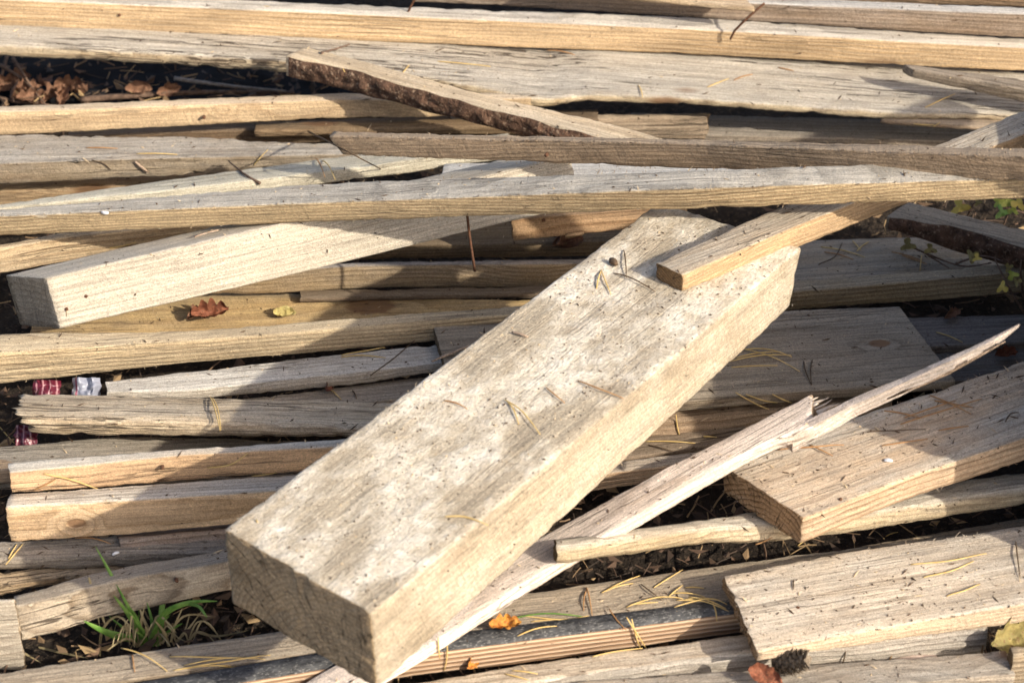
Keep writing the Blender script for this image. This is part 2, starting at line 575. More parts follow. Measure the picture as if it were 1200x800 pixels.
    # end caps: shrinking rings
    for end in (0, 1):
        base = rings[0] if end == 0 else rings[-1]
        c = sum((verts[i] for i in base), Vector()) / NR
        sgn = -1 if end == 0 else 1
        prev = base
        for f in (.97, .75, .45):
            cur = []
            for i in base:
                p = c.lerp(verts[i], f)
                # keep the plane of the cut
                p.x += jag * .7 * noise.noise(Vector((p.y * 150, p.z * 150, end * 5)) + sv) + (sgn * .0008 if f > .9 else 0)
                cur.append(len(verts))
                verts.append(p)
            for k in range(NR):
                k2 = (k + 1) % NR
                faces.append((prev[k2], prev[k], cur[k], cur[k2]) if end == 0 else (prev[k], prev[k2], cur[k2], cur[k]))
            prev = cur
        ci = len(verts)
        verts.append(c)
        for k in range(NR):
            k2 = (k + 1) % NR
            faces.append((prev[k2], prev[k], ci) if end == 0 else (prev[k], prev[k2], ci))
    m = mat or wood(seed=seed, **(wmat or {}))
    o = link(name, verts, faces, m, mw=mw)
    # a sharp look at the saw cut
    tag(o, label, cat, group)
    B = Board()
    B.o, B.P, B.a, B.u, B.v, B.W, B.T, B.st, B.mw, B.mat = o, P, a, u, v, W, T, st, mw, m
    B.key, B.label = key, label
    B.interp = interp
    B.sk = sk
    B.xa, B.xb = xa, xb
    BOARDS[key] = B
    SOLID.append(o)
    if fray:
        frayed(B, fray, sv, .5 if key in ('AO', 'AN') else .1)
    return B


def frayed(B, count, sv, ends=.12):
    """torn wood fibres standing along the long edges: a part"""
    vs, fs = [], []
    rnd = random.Random(int(sv.x * 10))
    for _ in range(count):
        x = rnd.uniform(B.xa, B.xb)
        _, y0, z0, w_, t_ = B.interp(x)
        e = rnd.choice((0, 0, 1, 2)) if rnd.random() > ends else 3
        if e == 0:
            p = Vector((x, y0 + .001, z0 - .001)); d = Vector((rnd.uniform(-1, 1), -.5, rnd.uniform(.1, .9)))
        elif e == 1:
            p = Vector((x, y0 + w_ - .001, z0 - .001)); d = Vector((rnd.uniform(-1, 1), .3, rnd.uniform(.3, 1)))
        else:
            p = Vector((x, y0 + .001, z0 - t_ + .001)); d = Vector((rnd.uniform(-1, 1), -.6, rnd.uniform(-.6, 0)))
        if e == 3:
            sx = rnd.choice((-1, 1))
            x = B.xa if sx < 0 else B.xb
            _, y0, z0, w_, t_ = B.interp(x)
            r2 = rnd.random() * w_
            zz = z0 - rnd.choice((.001, t_ - .001, t_ * rnd.random()))
            x += (B.sk[0] * r2 + B.sk[1] * (z0 - zz)) if sx < 0 else (B.sk[2] * r2 + B.sk[3] * (z0 - zz))
            p = Vector((x - sx * .0015, y0 + r2, zz)); d = Vector((sx * 1.0, rnd.uniform(-.5, .5), rnd.uniform(-.8, .3)))
        d.normalize()
        ln = rnd.uniform(.002, .006) * (1 if rnd.random() > .08 else 1.8)
        s = d.cross(Vector((rnd.uniform(-1, 1), rnd.uniform(-1, 1), 1))).normalized() * rnd.uniform(.0003, .0007)
        s2 = d.cross(s).normalized() * s.length
        k = len(vs)
        mid = p + d * ln * .6 + s * rnd.uniform(-3, 3)
        vs += [p + s, p - s * .5 + s2, p - s * .5 - s2, mid + s * .6, mid - s * .3 + s2 * .6, mid - s * .3 - s2 * .6, p + d * ln + s * rnd.uniform(-5, 5)]
        for i in range(3):
            j = (i + 1) % 3
            fs += [(k + i, k + j, k + 3 + j, k + 3 + i), (k + 3 + i, k + 3 + j, k + 6)]
    o = link('frayed_fibres', vs, fs, B.mat, parent=B.o, mw=Matrix.Identity(4))
    o['kind'] = 'stuff'


def bark_strip(B, thick=.006, f0=0., f1=1., label=None):
    """bark left on the front face: a part of the board"""
    sv = Vector((B.xa * 31, 5.5, 2.2))
    nx = int((B.xb - B.xa) / .005)
    nv = max(5, int(sum(B.T) / len(B.T) / .004))
    vs, fs = [], []
    for i in range(nx + 1):
        x = B.xa + .003 + (B.xb - B.xa - .006) * i / nx
        _, y0, z0, w_, t_ = B.interp(x)
        for j in range(nv + 1):
            f = f0 + (f1 - f0) * j / nv
            z = z0 - t_ * f
            edge = min(1, min(j, nv - j) / 1.5, min(i, nx - i) / 2)
            q = Vector((x * 40, z * 80, 0)) + sv
            d = thick * (.55 + .6 * noise.noise(q) + .45 * noise.noise(q * 2.7) + .3 * noise.noise(q * 6))
            # broad plates with cracks between
            pl = abs(noise.noise(Vector((x * 22, z * 70, 4)) + sv))
            d *= .35 + min(1, pl * 5) * .65
            zz = z + .004 * noise.noise(Vector((x * 30, 3, j)) + sv) * (1 if j in (0, nv) else .4)
            vs.append(Vector((x, y0 - .0006 - max(.0004, d) * edge, zz)))
    for i in range(nx):
        for j in range(nv):
            k = i * (nv + 1) + j
            fs.append((k, k + 1, k + nv + 2, k + nv + 1))
    # close the strip at the back so that it has a thickness
    o = link('bark', vs, fs, M_BARK, parent=B.o, mw=Matrix.Identity(4))
    if label:
        o['label'] = label
    return o


def tube(pts, rad, sides=6, cap=True):
    vs, fs = [], []
    n = len(pts)
    prev = None
    for i, p in enumerate(pts):
        d = (pts[min(i + 1, n - 1)] - pts[max(i - 1, 0)]).normalized()
        ref = prev if prev is not None else (Vector((0, 0, 1)) if abs(d.z) < .9 else Vector((1, 0, 0)))
        s = d.cross(ref).normalized()
        b = s.cross(d).normalized()
        prev = b
        r_ = rad[i] if isinstance(rad, (list, tuple)) else rad
        for k in range(sides):
            an = 2 * math.pi * k / sides
            vs.append(p + (s * math.cos(an) + b * math.sin(an)) * r_)
    for i in range(n - 1):
        for k in range(sides):
            k2 = (k + 1) % sides
            fs.append((i * sides + k, i * sides + k2, (i + 1) * sides + k2, (i + 1) * sides + k))
    if cap:
        fs.append(tuple(range(sides - 1, -1, -1)))
        fs.append(tuple((n - 1) * sides + k for k in range(sides)))
    return vs, fs


def join(parts):
    vs, fs = [], []
    for v, f in parts:
        k = len(vs)
        vs += v
        fs += [tuple(i + k for i in q) for q in f]
    return vs, fs


def based(name, vs, fs, mats, base, **kw):
    return link(name, [p - base for p in vs], fs, mats, mw=Matrix.Translation(base), **kw)


def child_world(name, vs, fs, mats, parent_obj, pm):
    inv = pm.inverted()
    return link(name, [inv @ p for p in vs], fs, mats, parent=parent_obj, mw=Matrix.Identity(4))



# ------------------------------------------------------------------ ground
def make_ground():
    xs = [-300, -60, -15, -5, -2.5] + [-1.6 + .04 * i for i in range(81)] + [2.5, 5, 15, 60, 300]
    ys = [-300, -60, -15, -5, -2.5] + [-1.4 + .04 * i for i in range(81)] + [3, 5, 15, 60, 300]
    vs, fs = [], []
    for y in ys:
        for x in xs:
            z = .012 * noise.noise(Vector((x * 4, y * 4, 0))) + .006 * noise.noise(Vector((x * 17, y * 17, 5))) - .012
            vs.append(Vector((x, y, z)))
    n = len(xs)
    for j in range(len(ys) - 1):
        for i in range(n - 1):
            fs.append((j * n + i, j * n + i + 1, (j + 1) * n + i + 1, (j + 1) * n + i))
    o = link('ground', vs, fs, M_SOIL)
    o['kind'] = 'structure'
    SOLID.append(o)


make_ground()

# ------------------------------------------------------------------ wood looks
TAN = (.56, .42, .26)
ORG = (.62, .43, .24)
YEL = (.54, .43, .245)
PALE = (.66, .55, .40)
PINK = (.68, .54, .40)
BRN = (.33, .225, .135)
G_L = (.55, .505, .435)
G_M = (.41, .355, .285)
G_D = (.24, .20, .155)


def W(fresh, **k):
    k['fresh'] = fresh
    return k


# ------------------------------------------------------------------ boards, from the far side of the pile to the near side
board('behind', 'wooden_plank', 'weathered plank at the very back, cut off by the top of the photo', 'plank',
      [(1010, -20, .21), (1200, -4, .21)], [(1010, -40), (1200, -22)], [(1010, 4), (1200, 9)], ext=(.3, .4), wmat=W(BRN, grey=G_D, gt=.5, gs=.3))
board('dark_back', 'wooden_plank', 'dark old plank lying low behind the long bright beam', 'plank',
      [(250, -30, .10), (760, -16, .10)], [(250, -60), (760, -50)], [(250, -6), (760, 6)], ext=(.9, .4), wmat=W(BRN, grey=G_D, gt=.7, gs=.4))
board('offcut', 'wood_offcut', 'pale tan offcut lying on the grey plank behind the bent nail', 'offcut',
      [(740, -4, .245), (884, 9, .245)], [(740, -16), (872, -7)], [(740, 2), (884, 13)], ext=(.12, 0), wmat=W(TAN, grey=G_L, gt=.2, dirt=.2), e1=(866, -8))
board('A', 'wooden_plank', 'grey weathered plank with a shaded brown edge behind the long bright beam', 'plank',
      [(560, -9, .21), (1200, 17, .23)], [(560, -18), (1200, 9)], [(560, 6), (1200, 45)], ext=(.1, .45), wmat=W(BRN, grey=(.62, .6, .57), gt=.95, gs=.25, mottle=.3))
board('B', 'wooden_beam', 'long bright squared timber across the back holding a bent rusty nail', 'beam',
      [(0, -1, .213), (400, 16, .206), (800, 34, .197), (1200, 56, .188)], [(0, -13), (400, 4), (800, 20), (1200, 45)], [(0, 36), (400, 47.5), (800, 64), (1200, 84)],
      ext=(.45, .5), wmat=W((.64, .49, .31), late=(.44, .28, .13), grey=(.64, .60, .54), gt=.95, gs=.02, ring=.0062, pith=(.06, -.3), ra=.9, dirt=.15, mottle=.25, knot=.5), bow=0.001)
board('C', 'weathered_plank', 'broad silver grey plank with a split rotten lower edge under the bark strip', 'plank',
      [(0, 52, .17), (335, 71, .165), (470, 85, .16), (560, 101, .155), (630, 116, .15), (690, 111, .155), (800, 115, .15), (930, 124, .145), (1030, 131, .14), (1200, 134, .14)],
      [(0, 24), (400, 38), (800, 56), (1200, 84)], [(0, 66), (335, 86), (500, 101), (630, 127), (700, 118), (800, 124), (1030, 140), (1200, 144)],
      ext=(.45, .4), wmat=W((.50, .41, .27), grey=(.45, .42, .37), gt=.9, gs=.15, ring=.006, pith=(.3, -.1), saw=.1, crack=1.9, dirt=.4, mottle=.5, ra=.7), rough=.0012, chip=.008, rc=.005, tmin=.012)
board('D', 'wooden_board', 'thin board poking out below the silver grey plank, cut square', 'board',
      [(1032, 140, .128), (1150, 148, .128)], [(1032, 112), (1150, 118)], [(1032, 145), (1150, 153)], ext=(0, .35), e0=(1032, 116), wmat=W(BRN, grey=G_M, gt=.7, gs=.5, crack=1))
board('E', 'wood_offcut', 'short grey stick with a pointed end lying on the silver grey plank', 'offcut',
      [(1070, 82, .185), (1200, 106, .185)], [(1070, 77), (1200, 93)], [(1070, 92), (1200, 122)], ext=(0, .35), e0=(1057, 79), wmat=W((.42, .34, .25), grey=G_M, gt=.6, gs=.4))
F = board('F', 'bark_edged_lath', 'tan slat with dark bark along its edge, leaning down over the silver grey plank', 'lath',
      [(336, 66, .215), (400, 79.5, .21), (552, 122, .20), (700, 161, .19), (800, 190, .18)], [(358, 54), (480, 84), (570, 111), (690, 138), (790, 165)], [(336, 90), (450, 114), (525, 136), (602, 158), (690, 175), (800, 205)],
      e0=(360, 53), wmat=W((.58, .46, .30), grey=G_L, gt=.25, gs=.3, saw=.2, dirt=.3, ring=.02, knot=.3), rough=.0004, ext=(0, .12))
bark_strip(F, .009)
board('G', 'wooden_batten', 'bright tan batten lying below the dark gap with leaves, grey saw mark near its end', 'batten',
      [(0, 131, .15), (400, 117, .15), (500, 118, .15)], [(0, 124), (400, 109), (500, 110)], [(0, 159), (400, 139), (500, 138)], ext=(.35, .15),
      wmat=W((.66, .50, .31), grey=G_L, gt=.5, gs=0, saw=.9, dirt=.2, ring=.007, ra=.45, pith=(.2, -.06)))
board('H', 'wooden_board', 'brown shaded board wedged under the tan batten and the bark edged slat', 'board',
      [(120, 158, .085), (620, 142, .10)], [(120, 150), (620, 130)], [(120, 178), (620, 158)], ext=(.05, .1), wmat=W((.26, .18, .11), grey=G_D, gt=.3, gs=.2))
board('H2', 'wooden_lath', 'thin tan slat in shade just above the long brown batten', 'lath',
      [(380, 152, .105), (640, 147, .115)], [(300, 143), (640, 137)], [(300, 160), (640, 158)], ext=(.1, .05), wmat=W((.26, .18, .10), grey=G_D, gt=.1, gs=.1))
board('I', 'wooden_plank', 'grey plank with a crumbly speckled front edge and a pale chip on it', 'plank',
      [(0, 192, .125), (200, 185, .125), (372, 181, .125)], [(0, 158), (150, 157), (372, 167)], [(0, 217), (210, 206), (372, 196)], ext=(.4, .1),
      wmat=W((.44, .35, .22), grey=(.47, .45, .42), gt=.8, gs=.25, dirt=.7, ra=.9, saw=.8, ring=.014, pith=(.05, -.02)), rough=.0012, chip=.007)
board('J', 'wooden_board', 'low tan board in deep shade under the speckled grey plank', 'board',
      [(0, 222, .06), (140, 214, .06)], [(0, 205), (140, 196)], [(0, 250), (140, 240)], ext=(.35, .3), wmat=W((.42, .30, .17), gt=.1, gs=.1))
board('K', 'wooden_board', 'pale greenish board with a thin brown twig across it, sloping up to the batten stack', 'board',
      [(-20, 246, .125), (230, 219, .15), (400, 198, .165), (600, 170, .18)], [(-20, 242), (0, 239), (250, 203), (400, 183), (600, 155)], [(-20, 262), (0, 258), (230, 234), (400, 213), (600, 186)],
      roll=12, ext=(.2, 0), wmat=W((.56, .50, .36), grey=(.56, .55, .48), gt=.8, gs=.6, saw=.6, dirt=.25, ra=.4, knot=.3), rough=.001)
L = board('L', 'wooden_batten', 'longest speckled grey batten with a striped tan face and a nail hanging below', 'batten',
      [(0, 253, .16), (400, 236.5, .265), (800, 220.5, .375), (1200, 209, .44)], [(0, 244), (400, 213), (800, 199), (1200, 187)], [(0, 277), (400, 259.5), (800, 245), (1200, 234)],
      ext=(.35, .5), wmat=W((.56, .43, .25), late=(.27, .17, .085), grey=(.53, .49, .42), gt=1.0, gs=.03, ring=.0044, pith=(.03, -.3), ra=1.0, dirt=.35, saw=.5, mottle=.25, knot=.35), rough=.0009, chip=.004, fray=380, bow=.001)
M = board('M', 'wooden_batten', 'rough brown batten on edge lying across the pile just above the longest batten', 'batten',
      [(385, 159, .245), (800, 169, .365), (1200, 184, .475)], [(385, 153), (800, 163), (1200, 173)], [(385, 181), (800, 198), (1200, 213)],
      ext=(0, .45), e0b=(402, 181), wmat=W((.44, .325, .21), late=(.25, .17, .1), grey=(.42, .345, .26), gt=.5, gs=.1, ring=.004, dirt=.5, saw=.9, knot=1.2), rough=.001, fray=480, bow=.001)
board('N', 'wooden_batten', 'tan batten with a dark cut end resting on the big beam, crossing under two others', 'batten',
      [(800, 322, .336), (925, 268, .342), (1200, 157, .37)], [(770, 307), (911, 243), (1100, 170), (1200, 128)], [(800, 342), (1002, 265), (1200, 184)],
      ext=(0, .4), e0=(770, 307), wmat=W((.58, .425, .26), late=(.40, .25, .12), grey=(.52, .49, .44), gt=.75, gs=.05, ring=.004, dirt=.3, saw=.3, knot=0), rough=.0005, bow=0.0005)

# the beam on top of everything
Pm = board('P', 'wooden_beam', 'thick pale beam crusted with cement lying diagonally on top of the pile', 'beam',
      [(436, 719, .285), (938, 291, .318)], [(262, 620), (694, 299), (760, 246)], [(454, 797), (739, 530), (925, 361)],
      e0=(262, 620), e1=(768, 232), e1b=(925, 361), wmat=W((.56, .475, .345), late=(.40, .30, .19), grey=(.60, .54, .44), gt=.45, gs=.15, ring=.006, pith=(.03, -.16), saw=2.2, dirt=.5, cement=1.0, crack=.25, knot=.2, ra=.5, mottle=.5, grit=1.0, end=1.3),
      rough=.0011, chip=.0035, rc=.003, step=.006, jag=.002, fray=60)
board('Q', 'squared_timber', 'whitish squared timber with a dark end face under the longest batten', 'timber',
      [(55, 326, .165), (304, 268, .213), (560, 207.5, .258)], [(6, 325), (128, 297), (202, 275), (600, 182)], [(65, 387), (400, 309), (575, 265), (630, 252)],
      roll=20, w=.075, e0=(7, 325), ext=(0, .12), wmat=W((.70, .61, .46), late=(.50,.38,.25), grey=(.68, .635, .55), gt=.7, gs=.5, ring=.008, saw=.4, dirt=.22, ra=.45, pith=(.05, -.25), mottle=.35, knot=.8, crack=.15), rough=.0006, chip=.003)
board('R', 'wooden_board', 'tan board running in behind the whitish squared timber', 'board',
      [(0, 292, .115), (68, 279, .12), (210, 262, .125)], [(0, 286), (68, 273), (210, 255)], [(0, 321), (128, 298), (210, 283)], ext=(.35, .3), wmat=W((.58, .45, .28), grey=G_M, gt=.4, gs=.1, saw=.6, ring=.008))
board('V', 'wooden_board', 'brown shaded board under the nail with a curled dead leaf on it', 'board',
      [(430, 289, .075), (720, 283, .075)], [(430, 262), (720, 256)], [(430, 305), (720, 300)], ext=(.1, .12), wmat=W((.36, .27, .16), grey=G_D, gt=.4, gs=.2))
board('X2', 'wood_block', 'brown block with a square cut end under the longest batten, beside the big beam', 'block',
      [(600, 258, .155), (760, 244, .165)], [(600, 243), (760, 229)], [(600, 283), (740, 269), (760, 267)], ext=(0, .05), wmat=W((.46, .31, .18), grey=G_D, gt=.3, gs=.1, ring=.01))
board('U', 'wooden_board', 'brown board with a thin grey top edge running under the whitish timber', 'board',
      [(300, 318, .095), (440, 311, .095), (690, 308, .095)], [(300, 313), (440, 306), (690, 302)], [(300, 345), (440, 338), (690, 336)], ext=(.1, .15), wmat=W((.48, .36, .20), grey=(.36, .33, .31), gt=.9, gs=.2, saw=.7))
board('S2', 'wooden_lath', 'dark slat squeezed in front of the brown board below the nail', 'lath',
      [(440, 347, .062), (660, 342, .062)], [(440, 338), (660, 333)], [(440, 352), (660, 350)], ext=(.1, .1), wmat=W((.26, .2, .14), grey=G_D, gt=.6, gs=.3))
board('S', 'wooden_plank', 'broad yellowish plank with a dark knot lying low under the whitish timber', 'plank',
      [(80, 394, .045), (620, 374, .055)], [(80, 336), (400, 339), (560, 347), (620, 351)], [(80, 402), (620, 384)], ext=(.05, .1),
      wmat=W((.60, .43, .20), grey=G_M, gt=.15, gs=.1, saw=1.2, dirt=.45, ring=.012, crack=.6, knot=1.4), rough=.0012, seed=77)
board('T', 'wooden_board', 'long tan board with swirling grain running under the big beam', 'board',
      [(0, 413, .115), (240, 397, .115), (400, 384, .115), (640, 365, .115)], [(0, 391), (240, 386), (400, 373), (640, 356)], [(0, 450), (162, 430), (400, 411), (505, 402), (640, 388)],
      ext=(.35, .1), wmat=W((.60, .48, .30), grey=(.50, .45, .36), gt=.5, gs=.12, saw=.8, ring=.006, pith=(.02, .05), dirt=.3, knot=1.3), rough=.0008, fray=40)
board('X', 'wooden_plank', 'pale grey plank with a whitish sunlit end behind the split board', 'plank',
      [(126, 459, .085), (216, 457, .085), (400, 438, .085), (560, 420, .085)], [(126, 446), (400, 414), (505, 404), (560, 398)], [(126, 466), (240, 470), (400, 453), (505, 437), (560, 430)],
      ext=(0, .1), e0=(124, 447), wmat=W((.52, .45, .35), grey=(.52, .50, .46), gt=.85, gs=.4, crack=1.2, saw=.3, ra=.7), rough=.001)
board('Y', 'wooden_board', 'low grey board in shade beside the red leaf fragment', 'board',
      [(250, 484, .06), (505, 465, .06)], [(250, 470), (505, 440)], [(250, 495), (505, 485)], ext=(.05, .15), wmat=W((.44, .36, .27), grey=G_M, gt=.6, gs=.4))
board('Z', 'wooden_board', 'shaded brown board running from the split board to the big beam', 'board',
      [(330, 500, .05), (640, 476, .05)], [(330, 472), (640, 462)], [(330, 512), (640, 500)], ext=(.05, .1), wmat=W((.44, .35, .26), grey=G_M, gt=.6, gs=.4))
board('AA', 'split_board', 'thick tan split board with a broken chipped end over a red wrapper', 'board',
      [(24, 488, .125), (100, 491, .125), (400, 499, .125), (520, 502, .125)], [(24, 458), (400, 469), (520, 472)], [(46, 510), (257, 516), (400, 514), (520, 514)],
      roll=14, ext=(0, .1), e0=(21, 459), e0b=(46, 510), jag=.012, rc=.007, rough=.0014, chip=.006, wmat=W((.60, .48, .31), grey=(.50, .47, .42), gt=.45, gs=.3, ring=.0035, dirt=.45, crack=1.0, saw=.2, knot=.3))
board('AB', 'wooden_plank', 'dull grey plank filling the space in front of the split board', 'plank',
      [(0, 552, .075), (130, 545, .075), (440, 535, .075)], [(0, 523), (130, 511), (240, 511), (440, 516)], [(0, 575), (440, 560)], ext=(.3, .05), wmat=W((.46, .37, .26), grey=(.42, .39, .34), gt=.75, gs=.4, dirt=.4, saw=.5, crack=1))
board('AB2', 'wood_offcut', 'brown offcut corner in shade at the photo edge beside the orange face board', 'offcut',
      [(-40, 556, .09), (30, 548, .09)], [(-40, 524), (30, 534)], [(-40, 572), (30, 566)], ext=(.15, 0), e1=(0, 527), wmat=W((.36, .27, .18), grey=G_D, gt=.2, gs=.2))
board('AC', 'wooden_board', 'board with pale orange front face, upper of the stacked pair beside the big beam', 'board',
      [(11, 553, .165), (216, 533, .165), (420, 521, .165)], [(10, 541), (98, 533), (400, 513), (420, 512)], [(12, 579), (128, 570), (338, 554), (420, 548)],
      e0=(10, 541), ext=(0, .12), wmat=W((.70, .49, .30), late=(.52, .34, .19), grey=(.54, .51, .46), gt=.9, gs=0, ring=.02, pith=(.2, .03), saw=.2, dirt=.2, knot=.2, crack=.9, ra=.5), rough=.0006)
board('AD', 'wooden_board', 'board with striped tan face and brown knot scar, lower of the stacked pair', 'board',
      [(7, 594, .135), (138, 587, .135), (340, 574, .135), (420, 569, .135)], [(12, 578), (338, 556), (420, 550)], [(8, 636), (135, 628), (280, 614), (420, 603)],
      ext=(0, .1), e0=(12, 579), wmat=W((.68, .51, .33), late=(.45, .29, .15), grey=(.52, .48, .43), gt=.9, gs=0, ring=.0055, pith=(-.1, -.02), ra=.9, saw=.2, dirt=.3, knot=0), rough=.0006)
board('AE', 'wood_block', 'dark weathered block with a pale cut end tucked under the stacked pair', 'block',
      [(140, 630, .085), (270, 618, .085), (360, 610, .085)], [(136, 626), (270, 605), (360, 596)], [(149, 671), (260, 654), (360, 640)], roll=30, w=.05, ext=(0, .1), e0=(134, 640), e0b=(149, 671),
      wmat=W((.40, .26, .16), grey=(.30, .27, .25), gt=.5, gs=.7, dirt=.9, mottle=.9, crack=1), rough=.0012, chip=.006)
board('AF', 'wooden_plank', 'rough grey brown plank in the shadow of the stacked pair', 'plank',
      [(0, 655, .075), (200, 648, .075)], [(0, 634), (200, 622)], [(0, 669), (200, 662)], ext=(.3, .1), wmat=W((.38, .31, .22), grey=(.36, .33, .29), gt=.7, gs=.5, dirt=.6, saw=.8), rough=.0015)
board('AG', 'broken_lath', 'splintered tan slat end lying under the rough grey brown plank', 'lath',
      [(-20, 690, .055), (40, 681, .055), (135, 668, .055)], [(-20, 672), (135, 655)], [(-20, 704), (0, 699), (100, 677), (135, 672)], ext=(.2, .05), jag=.015, chip=.012, wmat=W((.50, .37, .22), grey=G_M, gt=.4, gs=.2, crack=1.6, dirt=.5), rough=.002)
board('AH', 'wooden_board', 'tan grey board with wavy grain standing behind the grass tuft', 'board',
      [(20, 711, .088), (135, 680, .088), (280, 655, .088)], [(20, 706), (135, 675), (280, 649)], [(22, 752), (88, 735), (142, 719), (280, 690)],
      roll=12, w=.03, ext=(0, .12), e0=(18, 706), wmat=W((.50, .40, .27), grey=(.46, .43, .38), gt=.5, gs=.45, ring=.004, ra=1, saw=.2, dirt=.3, crack=1.3, pith=(.1, -.02)), rough=.001)
board('AI', 'wood_offcut', 'square pale offcut standing at the photo edge beside the wavy grained board', 'offcut',
      [(-40, 707, .105), (17, 705, .105)], [(-40, 702), (17, 701)], [(-40, 786), (12, 785), (17, 785)], ext=(.05, 0), wmat=W((.56, .47, .34), grey=G_L, gt=.6, gs=.6), jag=.002)
board('AJ', 'wooden_board', 'tan grey board strewn with pine needles behind the black faced plywood', 'board',
      [(0, 818, .055), (199, 789, .055), (344, 768, .055), (511, 747, .055), (800, 713, .055), (960, 694, .055)], [(0, 787), (115, 770), (304, 743), (600, 695), (800, 668), (1000, 640)], [(0, 826), (199, 797), (511, 755), (800, 721), (960, 702)],
      ext=(.25, .3), wmat=W((.52, .41, .28), grey=(.44, .40, .34), gt=.55, gs=.4, dirt=.55, saw=.4), rough=.001)
PLY_Z = .06


def ply_mat():
    m = bpy.data.materials.new('plywood_core')
    m.use_nodes = True
    t = NT(m.node_tree)
    b = m.node_tree.nodes['Principled BSDF']
    P = t.n('ShaderNodeTexCoord').outputs['Object']
    x, y, z = t.sep(P)[0:3]
    wv_ = t.noise(t.vm('MULTIPLY', P, (9, 60, 60)), 1, 2).outputs[0]
    ph = t.m('FRACT', t.m('ADD', t.m('DIVIDE', z, .0062), t.m('MULTIPLY', wv_, .25)))
    f = t.mr(ph, .42, .58)
    fib = t.noise(t.vm('MULTIPLY', P, (20, 500, 500)), 1, 3).outputs[0]
    col = t.mix(f, (.30, .18, .10, 1), (.58, .41, .27, 1))
    v = t.mr(fib, .3, .7, .75, 1.2)
    col = t.mix(1.0, col, t.comb(v, v, v), 'MULTIPLY')
    t.t.links.new(col, b.inputs['Base Color'])
    b.inputs['Roughness'].default_value = .8
    h = t.m('ADD', t.m('MULTIPLY', f, .0012), t.m('MULTIPLY', fib, .0008))
    bp = t.n('ShaderNodeBump', {'Strength': 1.0, 'Distance': 1.0, 'Height': h})
    t.t.links.new(bp.outputs[0], b.inputs['Normal'])
    return m


M_FILM = noisy('ply_film', (.03, .03, .031), (.10, .10, .10), 60, .7, .0009, (.26, .25, .23), spec=.25, stretch=(1, 2.2, 1))
AK = board('AK', 'plywood_sheet', 'black faced plywood sheet showing striped plies along its cut edge', 'plywood',
      [(120, 826, .058), (484, 768.5, .058), (636, 748.5, .058), (800, 727.5, .058), (960, 707, .058)], [(120, 806), (344, 766), (511, 744), (800, 709), (960, 690)], [(120, 850), (447, 796), (636, 774), (800, 750), (960, 729)],
      ext=(.2, .2), mat=ply_mat(), rough=.0003, chip=.0015, rc=.001, bow=0)
# film on the top face: a thin slab of its own
_vs, _fs = [], []
_n = 220
for i in range(_n + 1):
    x = AK.xa + .001 + (AK.xb - AK.xa - .002) * i / _n
    _, y0, z0, w_, t_ = AK.interp(x)
    e = .0012 + .0012 * noise.noise(Vector((x * 60, 1, 1)))
    for yy, zz in ((y0 + e, z0 - .0002), (y0 + e + .0004, z0 + .0013), (y0 + w_ * .5, z0 + .0014), (y0 + w_ - .001, z0 + .0013), (y0 + w_ - .0005, z0 - .0002)):
        _vs.append(Vector((x, yy, zz)))
for i in range(_n):
    for k in range(4):
        a_ = i * 5 + k
        _fs.append((a_, a_ + 1, a_ + 6, a_ + 5))
link('black_film', _vs, _fs, M_FILM, parent=AK.o, mw=Matrix.Identity(4))

board('AL', 'wooden_plank', 'rough tan plank with a grey front face in front of the striped plywood', 'plank',
      [(480, 822, .05), (640, 796, .05), (800, 772, .05), (895, 763, .05), (1050, 746, .05), (1158, 734, .05)], [(480, 800), (640, 773), (800, 752), (870, 742), (1158, 700)], [(480, 858), (800, 800), (1050, 780), (1158, 772)],
      ext=(.2, 0), wmat=W((.56, .45, .31), grey=(.52, .49, .45), gt=.35, gs=.75, dirt=.6, ring=.006, ra=.9, saw=.2, mottle=.4), rough=.0012)
board('AM', 'weathered_plank', 'dark grey ribbed plank cut off by the bottom of the photo', 'plank',
      [(700, 832, .05), (1190, 788, .05)], [(700, 796), (800, 786), (1190, 760)], [(700, 850), (1190, 806)], ext=(.3, 0), wmat=W((.44, .34, .23), grey=(.33, .31, .28), gt=.8, gs=.6, ring=.006, ra=1, dirt=.6, crack=1.5, saw=.1), rough=.0012)
board('AMr', 'wood_offcut', 'pale block corner beside the wilted leaf, cut off by the photo edge', 'offcut',
      [(1188, 768, .07), (1260, 762, .07)], [(1188, 756), (1260, 750)], [(1191, 802), (1260, 796)], ext=(0, .05), wmat=W((.56, .45, .30), grey=G_M, gt=.4, gs=.3))

# mid height, to the right of the big beam
board('AU', 'wooden_board', 'shaded tan board with slanting saw marks behind the broad grey board', 'board',
      [(880, 346, .08), (935, 341, .08), (1170, 321, .08), (1260, 312, .08)], [(880, 334), (935, 328), (1200, 308), (1260, 303)], [(880, 368), (930, 363), (1053, 358), (1170, 346), (1260, 338)],
      ext=(.1, .35), wmat=W((.46, .36, .21), grey=(.40, .36, .30), gt=.5, gs=.15, saw=1.2, ring=.005))
board('AV', 'wooden_plank', 'low shaded plank covered with needles beneath the leafy twig', 'plank',
      [(900, 332, .05), (1200, 312, .05)], [(900, 283), (1200, 272)], [(900, 342), (1200, 324)], ext=(.15, .3), wmat=W((.42, .33, .21), grey=(.32, .30, .27), gt=.55, gs=.3, dirt=.6, mottle=1, crack=1, ring=.012))
AW = board('AW', 'bark_edged_lath', 'shaded slat with thick bark on its side under the yellow leaves', 'lath',
      [(1040, 254, .13), (1137, 270, .12), (1200, 290, .115)], [(1068, 237), (1200, 268)], [(1026, 264), (1161, 306), (1200, 316)], e0=(1066, 238), ext=(0, .35), wmat=W((.44, .36, .26), grey=G_M, gt=.5, gs=.3, ring=.02, knot=.2))
bark_strip(AW, .012)
